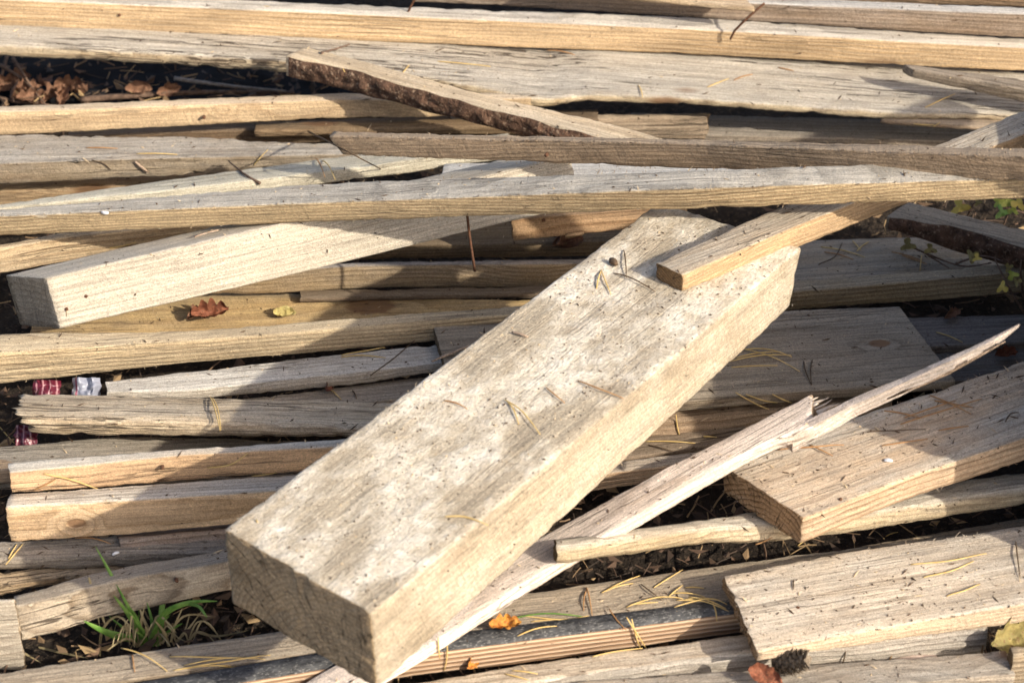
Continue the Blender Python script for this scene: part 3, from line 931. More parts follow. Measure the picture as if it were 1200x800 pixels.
board('AX', 'wooden_plank', 'dark shaded plank behind the tip of the broken splinter', 'plank',
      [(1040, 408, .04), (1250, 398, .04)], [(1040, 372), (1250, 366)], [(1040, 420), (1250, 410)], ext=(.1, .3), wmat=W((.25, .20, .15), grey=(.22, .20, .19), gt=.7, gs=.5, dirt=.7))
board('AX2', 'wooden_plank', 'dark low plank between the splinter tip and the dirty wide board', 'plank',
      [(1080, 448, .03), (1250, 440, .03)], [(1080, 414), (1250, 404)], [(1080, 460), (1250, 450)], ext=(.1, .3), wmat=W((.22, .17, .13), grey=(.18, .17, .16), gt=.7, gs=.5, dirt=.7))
board('AR', 'wide_board', 'broad grey board with brown needles running beneath the big beam, squarely sawn', 'board',
      [(540, 488, .105), (800, 470, .105), (1120, 446, .105)], [(508, 382), (585, 377), (925, 363), (1053, 358)], [(540, 500), (800, 482), (1120, 456)],
      e0=(508, 382), e1=(1052, 358), wmat=W((.46, .36, .25), grey=(.40, .36, .30), gt=.7, gs=.5, dirt=.35, ring=.018, ra=.9, pith=(.1, .06), mottle=.5, saw=.6, knot=1.6, crack=.6), rough=.0005, jag=.0012, seed=41)
board('AS', 'wooden_board', 'brown board lying just below the broad grey board', 'board',
      [(640, 506, .075), (800, 492, .075), (1000, 472, .075)], [(640, 490), (800, 478), (1000, 458)], [(640, 530), (800, 514), (1000, 496)], ext=(.1, .05), wmat=W((.44, .32, .21), grey=G_M, gt=.3, gs=.2, saw=.4))
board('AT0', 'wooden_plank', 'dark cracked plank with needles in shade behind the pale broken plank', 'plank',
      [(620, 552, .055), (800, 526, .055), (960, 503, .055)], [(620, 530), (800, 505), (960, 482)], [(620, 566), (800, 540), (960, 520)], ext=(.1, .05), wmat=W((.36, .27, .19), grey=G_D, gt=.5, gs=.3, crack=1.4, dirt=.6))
board('AT', 'wooden_board', 'brown board with fine stripes on its face next to the big beam', 'board',
      [(620, 565, .062), (720, 553, .062), (860, 536, .062)], [(620, 552), (720, 541), (860, 523)], [(620, 590), (690, 577), (860, 552)], ext=(.1, 0), wmat=W((.50, .37, .25), grey=(.46, .42, .37), gt=.7, gs=.05, ring=.004, ra=.9, saw=.2))
board('AO', 'thick_plank', 'thick wide plank, grey and littered on top, with a dark fuzzy sawn end', 'plank',
      [(942, 606, .165), (1056, 561, .17), (1200, 513, .175)], [(850, 547), (962, 501), (1090, 461), (1200, 420)], [(940, 636), (1057, 587), (1200, 540)],
      e0=(850, 547), e0b=(938, 636), ext=(0, .45), wmat=W((.68, .51, .34), grey=(.52, .50, .46), gt=.55, gs=.05, end=.85, dirt=.6, ring=.007, saw=.5, mottle=.9, knot=.4, pith=(.05, -.1)), rough=.0009, chip=.004, fray=260)
APb = board('AP', 'broken_plank', 'pale fresh broken plank with a long splinter at its snapped end', 'plank',
      [(480, 770, .085), (660, 655, .135), (800, 572, .185), (870, 532, .21), (900, 517, .22), (952, 500, .235)], [(480, 728), (623, 640), (650, 614), (800, 537), (952, 462)], [(480, 785), (660, 669), (770, 605), (850, 558), (890, 535), (952, 512)],
      ext=(.12, 0), e1=(953, 462), jag=.005, wmat=W((.86, .75, .65), late=(.54, .40, .29), grey=(.60, .56, .50), gt=.06, gs=.1, ring=.0065, pith=(.02, -.4), ra=.9, saw=.15, dirt=.1, crack=.8, knot=0, mottle=.2), rough=.0006, chip=.003)
board('AQ', 'half_round_batten', 'greyish half round batten with a square cut end beneath the thick wide plank', 'batten',
      [(654, 641, .158), (800, 622, .135), (950, 612, .115), (1200, 572, .105)], [(652, 628), (800, 609), (950, 588), (1200, 550)], [(656, 662), (800, 643), (942, 635), (1030, 622), (1200, 594)],
      e0=(650, 629), ext=(0, .35), rc=.012, roll=8, wmat=W((.52, .42, .26), grey=(.50, .47, .42), gt=.8, gs=.2, dirt=.5, saw=.7, ring=.005), rough=.0014, bow=.004)
board('AN', 'wide_board', 'wide tan board with a sharp cut end and two yellow needles, lying at the bottom', 'board',
      [(888, 762, .09), (1036, 735, .09), (1200, 707, .09)], [(849, 674), (945, 653), (1200, 616)], [(892, 774), (1036, 752), (1200, 729)],
      e0=(849, 674), ext=(0, .4), wmat=W((.60, .48, .34), grey=(.50, .48, .44), gt=.45, gs=.03, dirt=.5, ring=.005, ra=.6, saw=.6, mottle=.7, pith=(.03, -.2), knot=.7), rough=.0009, chip=.0035, jag=.0025, fray=240)
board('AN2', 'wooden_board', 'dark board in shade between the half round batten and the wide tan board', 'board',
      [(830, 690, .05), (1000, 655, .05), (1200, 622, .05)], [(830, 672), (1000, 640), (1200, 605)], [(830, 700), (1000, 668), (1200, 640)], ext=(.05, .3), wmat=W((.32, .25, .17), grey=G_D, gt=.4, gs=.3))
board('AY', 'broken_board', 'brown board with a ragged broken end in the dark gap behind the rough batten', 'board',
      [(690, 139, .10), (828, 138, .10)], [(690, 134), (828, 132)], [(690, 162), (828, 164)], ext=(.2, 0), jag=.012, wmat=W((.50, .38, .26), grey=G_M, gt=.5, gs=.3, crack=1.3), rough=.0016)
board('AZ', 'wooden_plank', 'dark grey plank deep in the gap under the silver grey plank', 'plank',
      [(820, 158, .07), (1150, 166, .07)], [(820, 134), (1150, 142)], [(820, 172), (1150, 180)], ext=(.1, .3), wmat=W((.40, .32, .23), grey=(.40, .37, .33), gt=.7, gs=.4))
board('BA', 'wooden_board', 'bluish grey board showing between the two long battens', 'board',
      [(560, 208, .17), (860, 205, .2)], [(560, 190), (860, 187)], [(560, 222), (860, 220)], ext=(.05, .1), wmat=W((.5, .44, .36), grey=(.50, .50, .49), gt=.9, gs=.5))


# the long torn splinter at the broken end of the plank (a part of it)
def splinter():
    top = [(930, 510, .222), (965, 492, .243), (1000, 474, .262), (1060, 448, .30), (1120, 420, .345), (1165, 398, .375), (1195, 380, .395)]
    vs, fs = [], []
    ns = 110
    prof = [(0, 0), (.5, .01), (1, 0), (1, -.5), (1, -1), (.5, -1.02), (0, -1), (0, -.66), (.04, -.33)]
    for i in range(ns + 1):
        f = i / ns * (len(top) - 1)
        k = min(int(f), len(top) - 2)
        q = f - k
        p = at(*(top[k][j] + (top[k + 1][j] - top[k][j]) * q for j in range(3)))
        g = i / ns
        wd = .011 * (1 - g) ** .7 + .0012
        th = .022 * (1 - g) ** .55 + .0015
        th *= 1 + .10 * noise.noise(Vector((g * 5, 2, 2)))
        # torn steps along the lower edge
        th -= .004 * (1 if (g > .62 and noise.noise(Vector((g * 9, 6, 2))) > .05) else 0) * (1 - g) ** .3
        for j, (a_, b_) in enumerate(prof):
            nz = .0005 * noise.noise(Vector((g * 6, j * 3.1, 2))) + .0003 * noise.noise(Vector((g * 60, j * 3.1, 2)))
            vs.append(p + Vector((-.50, .86, 0)) * (wd * a_ + nz) + Vector((0, 0, th * b_ + nz)))
    m = len(prof)
    for i in range(ns):
        for j in range(m):
            fs.append((i * m + j, (i + 1) * m + j, (i + 1) * m + (j + 1) % m, i * m + (j + 1) % m))
    fs.append(tuple(range(m)))
    fs.append(tuple(ns * m + j for j in range(m - 1, -1, -1)))
    A, Z = at(*top[0]), at(*top[-1])
    ex = (Z - A).normalized()
    ey = Vector((0, 0, 1)).cross(ex).normalized()
    ez = ex.cross(ey)
    fr = Matrix(((ex.x, ey.x, ez.x, A.x), (ex.y, ey.y, ez.y, A.y), (ex.z, ey.z, ez.z, A.z), (0, 0, 0, 1)))
    fi = fr.inverted()
    o = link('splinter', [fi @ p for p in vs], fs, wood((.95, .83, .72), late=(.58, .43, .31), grey=(.7,.66,.6), gt=0, gs=.1, ring=.0045, pith=(.02, -.3), saw=.1, dirt=.1, knot=0, crack=.9), parent=APb.o, mw=APb.mw.inverted() @ fr, smooth=False)
    tag(o, 'long torn splinter sticking out past the snapped end')
    # a thinner second spike under its tip
    a_, b_, c_ = at(1040, 466, .275), at(1110, 436, .32), at(1178, 400, .372)
    v2, f2 = tube([a_, a_.lerp(b_, .5), b_, b_.lerp(c_, .5), c_], [.003, .004, .0035, .0025, .0005], 4)
    o2 = child_world('splinter', v2, f2, M_CHIP, APb.o, APb.mw)
    SOLID.append(o)


splinter()


def torn():
    rt = random.Random(9)
    parts = []
    ax = (APb.P[-1] - APb.P[-3]).normalized()
    for i in range(34):
        f = rt.random()
        p = at(953 + 20 * f, 464 + 34 * f, .243 - .012 * f) - ax * .006
        l_ = rt.uniform(.006, .03) * (.5 + f)
        q = Vector((rt.uniform(-.15, .15), rt.uniform(-.15, .15), rt.uniform(-.12, .12)))
        r_ = rt.uniform(.0006, .0016)
        parts.append(tube([p, p + (ax + q * .5) * l_ * .6, p + (ax + q) * l_], [r_, r_ * .7, .0001], 4))
    vs, fs = join(parts)
    o = child_world('torn_fibres', vs, fs, M_TORN, APb.o, APb.mw)
    o['kind'] = 'stuff'


M_TORN = noisy('torn_wood', (.62, .50, .38), (.78, .66, .53), 200, .85, .0004)
torn()


# nails: parts of the timbers they are driven into
def nail(B, pts, rad, name='rusty_nail', mat=None, plane=None):
    n = B.u.copy()
    n.z = 0
    n.normalize()
    p0 = plane or B.P[0] + B.u * .012
    w = [on_plane(x, y, p0 + n * dy, n) for x, y, dy in pts]
    sm = []
    for i in range(len(w) - 1):
        for k in range(5):
            sm.append(w[i].lerp(w[i + 1], k / 5))
    sm.append(w[-1])
    vs, fs = tube(sm, rad, 8)
    return child_world(name, vs, fs, mat or M_RUST, B.o, B.mw)


nail(L, [(547, 247, .015), (550, 275, .012), (556.5, 318, .006)], .0017)
nail(BOARDS['B'], [(856, 46, -.016), (861, 36, -.02), (872, 25, -.022), (884, 14, -.018), (896, 4, -.012)], .0019)
nail(BOARDS['B'], [(478, 15, .006), (483, 4, .004), (490, -6, .0)], .0018)


def knot_at(key, x, y, depth, r_):
    """a knot in the visible face of a board, where the photo shows one"""
    B = BOARDS[key]
    inv = B.mw.inverted()
    # intersect with the top (depth 0) or the front face plane (depth 1)
    n = B.u.cross(B.a) if depth == 0 else B.u
    p = inv @ on_plane(x, y, B.P[0], n)
    for nd in B.mat.node_tree.nodes:
        if nd.type == 'GROUP':
            nd.inputs['KnotAt'].default_value = p
            nd.inputs['KnotR'].default_value = r_


knot_at('S', 434, 358, 0, .022)
knot_at('AD', 90, 612, 1, .007)
knot_at('AR', 1030, 402, 0, .009)
knot_at('G', 262, 133, 1, .006)


# nail holes and sunk nail heads: parts of their boards
def nail_spot(key, x, y, depth, r_=.0022):
    B = BOARDS[key]
    n = (B.u.cross(B.a) if depth == 0 else -B.u)
    if depth == 0 and n.z < 0:
        n = -n
    p = on_plane(x, y, B.P[0], n)
    s = n.cross(Vector((.3, .2, 1) if depth else (1, .2, 0))).normalized()
    q = n.cross(s)
    vs, fs = [p + n * .0016], []
    m = 12
    for ring_, (rr_, hh) in enumerate(((.6, .0018), (1.0, .0012), (1.15, -.003))):
        for i in range(m):
            an = 2 * math.pi * i / m
            k_ = 1 + .2 * noise.noise(Vector((x + math.cos(an), y + math.sin(an), 0)))
            vs.append(p + (s * math.cos(an) + q * math.sin(an)) * r_ * rr_ * k_ + n * hh)
    for i in range(m):
        j = (i + 1) % m
        fs.append((0, 1 + i, 1 + j))
        for g in range(2):
            fs.append((1 + g * m + i, 1 + (g + 1) * m + i, 1 + (g + 1) * m + j, 1 + g * m + j))
    child_world('nail_head', vs, fs, M_RUST, B.o, B.mw)


for k_ in (('Q', 101, 347, 1), ('Q', 78, 362, 1), ('T', 235, 409, 1), ('G', 239, 138, 1), ('AO', 985, 585, 0), ('X2', 637, 258, 1),
           ('AN', 935, 712, 0), ('AC', 190, 548, 1), ('M', 640, 182, 1), ('B', 140, 18, 1), ('AH', 207, 680, 1)):
    nail_spot(*k_)


# ------------------------------------------------------------------ added timber stack just beyond the frame, placed to shade the right side
def shade_stack():
    c = at(1352, 714, .1)
    c.z = 0
    for k in range(4):
        x0, y0 = c.x + .012 * (k % 2), c.y + .01 * ((k * 7) % 3)
        w_, h_, l_ = .16, .115, .66
        o_verts, o_faces = [], []
        n = 40
        for i in range(n + 1):
            y = l_ * i / n
            for (px, pz) in ((0, .004), (.004, 0), (w_ - .004, 0), (w_, .004), (w_, h_ - .004), (w_ - .004, h_), (.004, h_), (0, h_ - .004)):
                q = .002 * noise.noise(Vector((y * 9, px * 20 + k, pz * 20)))
                o_verts.append(Vector((y, px + q, pz + q)))
        for i in range(n):
            for j in range(8):
                o_faces.append((i * 8 + j, (i + 1) * 8 + j, (i + 1) * 8 + (j + 1) % 8, i * 8 + (j + 1) % 8))
        o_faces.append(tuple(range(8)))
        o_faces.append(tuple(n * 8 + j for j in range(7, -1, -1)))
        mw = Matrix.Translation((x0 + w_, y0, k * .1165)) @ Matrix.Rotation(math.pi / 2, 4, 'Z')
        o = link('shade_timber', o_verts, o_faces, wood((.46, .35, .22), grey=(.40, .37, .31), gt=.7, gs=.5, seed=60 + k, ring=.006), mw=mw)
        tag(o, ('bottom', 'second lowest', 'third lowest', 'topmost')[k] + ' heavy grey timber of the added unseen stack shading the pile', 'timber', 'added timbers stacked out of view to shade the pile')


shade_stack()


# ------------------------------------------------------------------ finding the surfaces small things rest on
def build_bvh():
    vs, fs, own = [], [], []
    for o in SOLID:
        k = len(vs)
        mw = o.matrix_basis if o.parent is None else o.parent.matrix_basis @ o.matrix_basis
        vs += [mw @ v.co for v in o.data.vertices]
        for p in o.data.polygons:
            fs.append(tuple(i + k for i in p.vertices))
            own.append(o)
    return BVHTree.FromPolygons(vs, fs), own


BVH, OWN = build_bvh()
KEY_OF = {B.o.name: k for k, B in BOARDS.items()}


def hit(x, y):
    loc, nrm, idx, _ = BVH.ray_cast(CAM, ray(x, y))
    if nrm.dot(ray(x, y)) > 0:
        nrm = -nrm
    return loc, nrm, KEY_OF.get(OWN[idx].name)


SHORT = {'AR': 'broad grey board beneath the big beam', 'AO': 'thick wide plank with the fuzzy sawn end', 'AN': 'wide tan board with the sharp cut end',
         'AJ': 'tan grey board behind the plywood', 'AK': 'black faced plywood', 'AL': 'rough tan plank in front of the plywood', 'AC': 'orange faced board of the stacked pair',
         'AD': 'striped tan board of the stacked pair', 'AF': 'rough plank below the stacked pair', 'AA': 'thick split board', 'X': 'pale grey plank with a sunlit end',
         'Y': 'low grey board in shade', 'Z': 'low grey board in shade', 'P': 'big cement crusted beam', 'C': 'broad silver grey plank', 'D': 'thin board under the silver grey plank', 'F': 'bark edged lath over the silver plank',
         'I': 'crumbly edged grey plank', 'K': 'pale greenish board', 'AV': 'low shaded plank by the leafy twig', 'AW': 'shaded bark edged lath', 'AU': 'saw marked shaded board',
         'AS': 'brown board below the broad grey one', 'AT': 'finely striped board beside the big beam', 'AT0': 'dark cracked plank', 'Q': 'whitish squared timber', 'AB': 'dull grey plank', 'AB2': 'brown offcut corner',
         'AM': 'dark ribbed plank', 'AX': 'dark plank behind the splinter', 'L': 'longest batten', 'M': 'rough brown batten', 'H': 'brown shaded board', 'H2': 'thin tan lath', 'G': 'bright tan batten', 'S': 'broad yellowish plank',
         'AP': 'pale broken plank', 'AQ': 'half round batten', 'AN2': 'dark shaded board', 'AE': 'dark weathered block', None: 'dark soil between the boards'}


def lay(px, lift):
    """points of a thin thing lying on the face that shows at its middle"""
    mx = sum(p[0] for p in px) / len(px)
    my = sum(p[1] for p in px) / len(px)
    loc, n, key = hit(mx, my)
    # average the normal over a small patch so that chips do not tilt it
    acc = n.copy()
    for dx, dy in ((-3, 0), (3, 0), (0, -2), (0, 2)):
        l2, n2, k2 = hit(mx + dx, my + dy)
        if k2 == key:
            acc += n2
    if key in BOARDS:
        B = BOARDS[key]
        up = B.u.cross(B.a)
        if up.z < 0:
            up = -up
        cand = [up, -B.u]
        n = max(cand, key=lambda q: q.dot(acc))
    else:
        n = Vector((0, 0, 1))
    pts = [on_plane(x, y, loc, n) + n * lift for x, y in px]
    return pts, n, key


def smooth_line(pts, k=5):
    if len(pts) == 2:
        return [pts[0].lerp(pts[1], i / (k * 2)) for i in range(k * 2 + 1)]
    out = []
    for i in range(len(pts) - 1):
        p0, p1, p2, p3 = pts[max(i - 1, 0)], pts[i], pts[i + 1], pts[min(i + 2, len(pts) - 1)]
        for j in range(k):
            t = j / k
            out.append(.5 * ((2 * p1) + (p2 - p0) * t + (2 * p0 - 5 * p1 + 4 * p2 - p3) * t * t + (3 * p1 - p0 - 3 * p2 + p3) * t ** 3))
    out.append(pts[-1])
    return out


NEEDLES = {'y': (M_NEEDLE, 'yellow', .00085), 'o': (M_NEEDLE_B, 'orange brown', .0009), 'd': (M_NEEDLE_D, 'dark', .0008), 'g': (M_GREEN, 'green', .0009)}
rn = random.Random(3)


def needle(kind, *lines):
    mat, word, r0 = NEEDLES[kind]
    parts, key, base = [], None, None
    for ln in lines:
        pts, n, key = lay(ln, r0 + .0003)
        base = base or sum(pts, Vector()) / len(pts)
        sp = smooth_line(pts)
        L_ = (sp[-1] - sp[0]).length
        side = (sp[-1] - sp[0]).cross(n).normalized()
        bend = rn.uniform(-.05, .05) * L_ if len(ln) == 2 else 0
        arch = rn.uniform(.02, .07) * L_
        m = len(sp) - 1
        sp = [p + side * bend * math.sin(math.pi * i / m) + n * arch * math.sin(math.pi * i / m) for i, p in enumerate(sp)]
        parts.append(tube(sp, [r0 * (.55 + .5 * math.sin(math.pi * min(1, .15 + i / m * .85))) for i in range(m + 1)], 5))
    vs, fs = join(parts)
    sh = SHORT.get(key, 'weathered boards')
    if kind == 'd':
        o = based('dry_stalk', vs, fs, mat, base)
        tag(o, 'thin dark dry stalk lying on the ' + sh, 'stalk', 'dark stalks on the ' + sh)
    else:
        o = based('pine_needle', vs, fs, mat, base)
        tag(o, 'fallen %s pine needle lying on the %s' % (word, sh), 'pine needle', '%s pine needles on the %s' % (word, sh))
    return o


for nd in [
    ('y', [(868, 409), (937, 436)]), ('y', [(856, 424), (927, 417)]), ('y', [(857, 431), (911, 429)]), ('y', [(871, 410), (928, 419)]), ('y', [(862, 420), (915, 413)]), ('d', [(942, 424), (951, 452)], [(952, 422), (951, 452)]),
    ('y', [(862, 459), (901, 479)]), ('y', [(874, 461), (911, 471)]), ('y', [(905, 461), (927, 471)]),
    ('d', [(1016, 507), (1050, 508), (1085, 504)]), ('o', [(1055, 498), (1105, 484), (1151, 468)]), ('o', [(1090, 464), (1138, 486)]), ('o', [(1036, 482), (1077, 490)]), ('o', [(1060, 490), (1120, 470)]),
    ('o', [(911, 528), (950, 528), (989, 522)], [(949, 522), (976, 535)]), ('o', [(1033, 523), (1087, 515)]), ('o', [(1100, 505), (1135, 500)]), ('d', [(1178, 495), (1184, 487), (1194, 484)]), ('o', [(1095, 470), (1140, 478)]),
    ('y', [(1067, 662), (1110, 660), (1156, 649)], [(1082, 677), (1115, 671), (1141, 658)]), ('y', [(1109, 699), (1130, 695), (1148, 685)]), ('d', [(1190, 635), (1192, 655), (1195, 677)]), ('d', [(930, 680), (930, 691)]),
    ('y', [(705, 695), (750, 675)], [(705, 695), (742, 684)]), ('o', [(687, 689), (690, 700), (694, 722)], [(688, 690), (684, 716)]), ('d', [(751, 685), (776, 704)]), ('y', [(734, 712), (770, 704), (800, 702)]), ('y', [(766, 689), (800, 668)]), ('y', [(784, 699), (800, 686)]), ('y', [(738, 709), (771, 706)]),
    ('g', [(599, 726), (640, 723), (687, 724)]), ('y', [(606, 746), (653, 734)]), ('y', [(622, 729), (674, 726)]), ('y', [(610, 722), (660, 728), (690, 722)]), ('y', [(734, 722), (746, 740), (758, 760)]), ('o', [(714, 714), (734, 739)]), ('y', [(513, 746), (515, 771)]), ('y', [(523, 746), (520, 785)]), ('y', [(740, 724), (752, 762)]),
    ('y', [(694, 770), (720, 765), (753, 760)]), ('d', [(616, 797), (638, 753)]), ('y', [(592, 790), (619, 797)]), ('y', [(600, 786), (630, 790)]), ('d', [(991, 761), (984, 782)]),
    ('y', [(792, 704), (825, 707), (854, 717)]), ('y', [(807, 700), (851, 714)]), ('y', [(800, 704), (834, 702)]), ('y', [(803, 689), (825, 690)]), ('y', [(835, 706), (840, 729)]), ('y', [(790, 712), (830, 705), (852, 709)]), ('y', [(786, 696), (826, 700)]),
    ('y', [(142, 760), (170, 772), (196, 787)]), ('y', [(199, 770), (250, 774), (311, 773)]), ('y', [(219, 783), (270, 778), (317, 768)]), ('y', [(216, 780), (297, 771)]), ('y', [(203, 786), (270, 780)]), ('y', [(250, 778), (315, 776)]), ('o', [(155, 768), (158, 788)]), ('d', [(113, 758), (116, 784)]),
    ('y', [(51, 554), (85, 560), (115, 572)]), ('y', [(51, 576), (80, 574), (108, 569)]), ('y', [(243, 547), (270, 542), (290, 530)]), ('y', [(295, 557), (324, 553)]), ('o', [(40, 573), (66, 560)]),
    ('o', [(88, 631), (130, 638)]), ('y', [(7, 662), (27, 638)]), ('y', [(10, 655), (20, 638)]), ('y', [(246, 466), (252, 485), (258, 506)], [(249, 467), (259, 505)]),
    ('y', [(400, 417), (430, 414), (451, 408)], [(400, 419), (425, 418), (452, 420)]), ('d', [(434, 441), (462, 422), (489, 397)]), ('y', [(387, 457), (400, 469)]), ('d', [(413, 458), (418, 468)]),
    ('o', [(677, 447), (700, 458), (731, 468)]), ('y', [(591, 469), (612, 485), (633, 510)]), ('y', [(594, 471), (602, 482), (608, 498)]), ('y', [(699, 339), (705, 317)], [(705, 319), (716, 346)]), ('d', [(731, 294), (734, 326)]), ('y', [(521, 606), (545, 607), (572, 616)]), ('d', [(719, 321), (742, 330), (768, 343)]), ('o', [(640, 455), (662, 473)]), ('o', [(520, 470), (548, 480)]),
    ('y', [(511, 73), (540, 77), (575, 79)]), ('y', [(748, 101), (753, 115)]), ('y', [(829, 103), (854, 93)]), ('o', [(860, 95), (882, 88)]), ('y', [(1084, 127), (1119, 111)]), ('o', [(912, 80), (930, 84)]), ('o', [(640, 60), (675, 66)]), ('d', [(520, 58), (510, 62)]),
    ('y', [(1094, 148), (1102, 143)]), ('y', [(1070, 145), (1095, 146)]), ('y', [(467, 93), (474, 86), (481, 76)]), ('y', [(400, 84), (410, 92), (420, 101)]), ('y', [(402, 80), (413, 98)]), ('y', [(404, 86), (420, 99)]),
    ('y', [(160, 181), (208, 182)]), ('y', [(297, 194), (314, 175)]), ('o', [(101, 174), (138, 175)]), ('d', [(108, 187), (122, 191), (130, 199)]), ('o', [(370, 186), (381, 209)]), ('y', [(378, 189), (393, 212)]),
    ('y', [(962, 290), (1013, 302)]), ('y', [(999, 283), (1009, 294)]), ('d', [(959, 311), (978, 305), (987, 285)]), ('y', [(1078, 318), (1080, 300)]), ('o', [(1057, 300), (1086, 310)]), ('y', [(1097, 390), (1128, 402)]), ('o', [(1045, 296), (1080, 306)]), ('o', [(966, 296), (1000, 305)]), ('y', [(1004, 295), (1018, 284)]),
    ('y', [(755, 518), (815, 520)]), ('y', [(792, 485), (797, 512)]), ('y', [(824, 512), (840, 513)]), ('y', [(0, 501), (17, 520)]), ('d', [(760, 522), (790, 530)]), ('y', [(300, 610), (302, 613)]),
    ('y', [(1038, 629), (1052, 624)]), ('o', [(885, 637), (905, 628)]), ('y', [(935, 640), (952, 630)]), ('y', [(128, 290), (160, 283)])]:
    needle(*nd)


# long stalks and twigs that bridge several boards
def twig(name, label, cat, pts, rad, mat, group=None):
    w = smooth_line([at(*p) for p in pts], 6)
    m = len(w) - 1
    w = [p + Vector((0, 0, .0012 * noise.noise(Vector((i * .9, len(label), 0))))) for i, p in enumerate(w)]
    vs, fs = tube(w, [rad * (1 - .55 * i / m) for i in range(m + 1)], 6)
    o = based(name, vs, fs, mat, w[0].copy())
    return tag(o, label, cat, group)


def surf(x, y, lift):
    return (x, y, hit(x, y)[0].z + lift)


twig('twig', 'short rusty brown twig lying across the pale greenish board', 'twig', [surf(305, 215, .002), surf(288, 205, .004), surf(268, 189, .012)], .0022, M_TWIG)
twig('dry_stalk', 'long dark stalk hanging over the end of the rough brown batten', 'stalk', [surf(361, 154, .004), surf(400, 174, .006), (440, 195, .19), surf(467, 209, .002)], .0013, M_NEEDLE_D)
twig('twig', 'thin brown twig on the top end of the bark edged lath', 'twig', [surf(377, 62, .003), surf(392, 58, .005), surf(410, 52, .003)], .0022, M_TWIG)
twig('grey_stick', 'thin silver grey stick lying in the dark gap', 'stick', [(204, 92, .075), (262, 100, .07), (335, 107, .068)], .0035, M_TWIG_G)
twig('dead_branch', 'dead grey branch lying along the front of the dark gap', 'branch', [(95, 117, .055), (160, 112, .06), (255, 108, .055), (345, 109, .05)], .0055, M_TWIG)
for k, p in enumerate([[(0, 76, .08), (30, 96, .07), (54, 124, .06)], [(15, 68, .09), (28, 88, .08), (38, 104, .06)], [(-10, 112, .06), (18, 119, .055), (58, 123, .055)], [(8, 66, .08), (2, 88, .07), (-6, 110, .05)]]):
    twig('twig', 'bare brown twig among the dead leaves in the dark gap', 'twig', p, .0032, M_TWIG, 'bare twigs in the dark gap')


# ------------------------------------------------------------------ leaves
M_LEAF_W2 = noisy('leaf_pale_yellow', (.34, .27, .09), (.50, .42, .18), 90, .7, .001, (.24, .17, .06))


def leaf(mat, label, x, y, size, turn, curl=.3, lift=.004, tilt=(0, 0), lobes=0, z=None, cat='leaf', group=None, wide=.55):
    if z is None:
        loc, n, key = hit(x, y)
        loc = loc + Vector((0, 0, lift))
    else:
        loc = at(x, y, z)
    vs, fs = [], []
    nu, nv = 26, 10
    sd = Vector((x * .13, y * .17, 3))
    for i in range(nu + 1):
        f = i / nu
        wd = wide * math.sin(math.pi * min(1, f * .93 + .05)) ** .75
        if lobes:
            wd *= .55 + .45 * abs(math.sin(math.pi * (lobes + 1) * f + .6))
        wd *= 1 + .28 * noise.noise(Vector((f * 9, x, 1)))
        for j in range(nv + 1):
            g = j / nv * 2 - 1
            q = Vector((f * 2.4, g * 1.3, 0)) + sd
            z_ = curl * (g * g * .35 * wd * 2 + .22 * (f - .5) ** 2 * 2) + .16 * noise.noise(q * 1.4) + .07 * noise.noise(q * 4) + .05 * abs(g)
            vs.append(Vector(((f - .5), g * wd * .5 + .03 * noise.noise(q * 2 + sd), z_)) * size)
    for i in range(nu):
        for j in range(nv):
            k = i * (nv + 1) + j
            fs.append((k, k + nv + 1, k + nv + 2, k + 1))
    mw = Matrix.Translation(loc) @ Matrix.Rotation(R(turn), 4, 'Z') @ Matrix.Rotation(R(tilt[0]), 4, 'X') @ Matrix.Rotation(R(tilt[1]), 4, 'Y')
    o = link('dead_leaf', vs, fs, mat, mw=mw)
    return tag(o, label, cat, group)


leaf(M_LEAF_R, 'crumpled red brown leaf below the whitish squared timber', 246, 372, .050, 15, 1.3, .006, (38, 0), 3)
leaf(M_LEAF_B, 'small brown leaf scrap beside the crumpled red leaf', 226, 374, .032, 60, .9, .006, (35, 10), 2)
leaf(M_LEAF_W2, 'small pale yellow leaf lying on the broad yellowish plank', 334, 371, .030, 5, .6, .004, (28, 0))
leaf(M_LEAF_R, 'tiny red leaf fragment standing on the low grey board', 383, 460, .022, 80, .6, .008, (50, 15))
leaf(M_LEAF_O, 'orange leaf with yellow needles across it on the black faced plywood', 592, 736, .036, 5, .7, .006, (30, 0), 3)
leaf(M_LEAF_O, 'small orange leaf scrap stuck to the striped plywood edge', 553, 781, .022, 60, .5, .006, (45, 0))
leaf(M_LEAF_R, 'rust red leaf cut off by the bottom of the photo beside the cone', 896, 803, .04, -30, .6, .012, (30, 15))
leaf(M_LEAF_W, 'large wilted yellow brown leaf hanging at the end of the rough tan plank', 1186, 748, .058, 25, .7, .0, (40, 0), 2, .04, wide=.8)
leaf(M_LEAF_B, 'curled brown leaf lying in shade behind the nail', 664, 292, .045, 20, 1.3, .008, (40, 0), 0)
leaf(M_LEAF_B, 'folded dark leaf leaning on the curled brown leaf', 652, 288, .04, 65, 1.4, .008, (50, 20), 0)
leaf(M_LEAF_B, 'brown leaf scrap in the dark shade behind the splinter tip', 1113, 373, .028, 40, 1.0, .006, (40, 0), 2)
leaf(M_LEAF_R, 'dark red leaf scrap in the shade below the splinter tip', 1178, 420, .03, 10, 1.0, .006, (30, 0), 2)
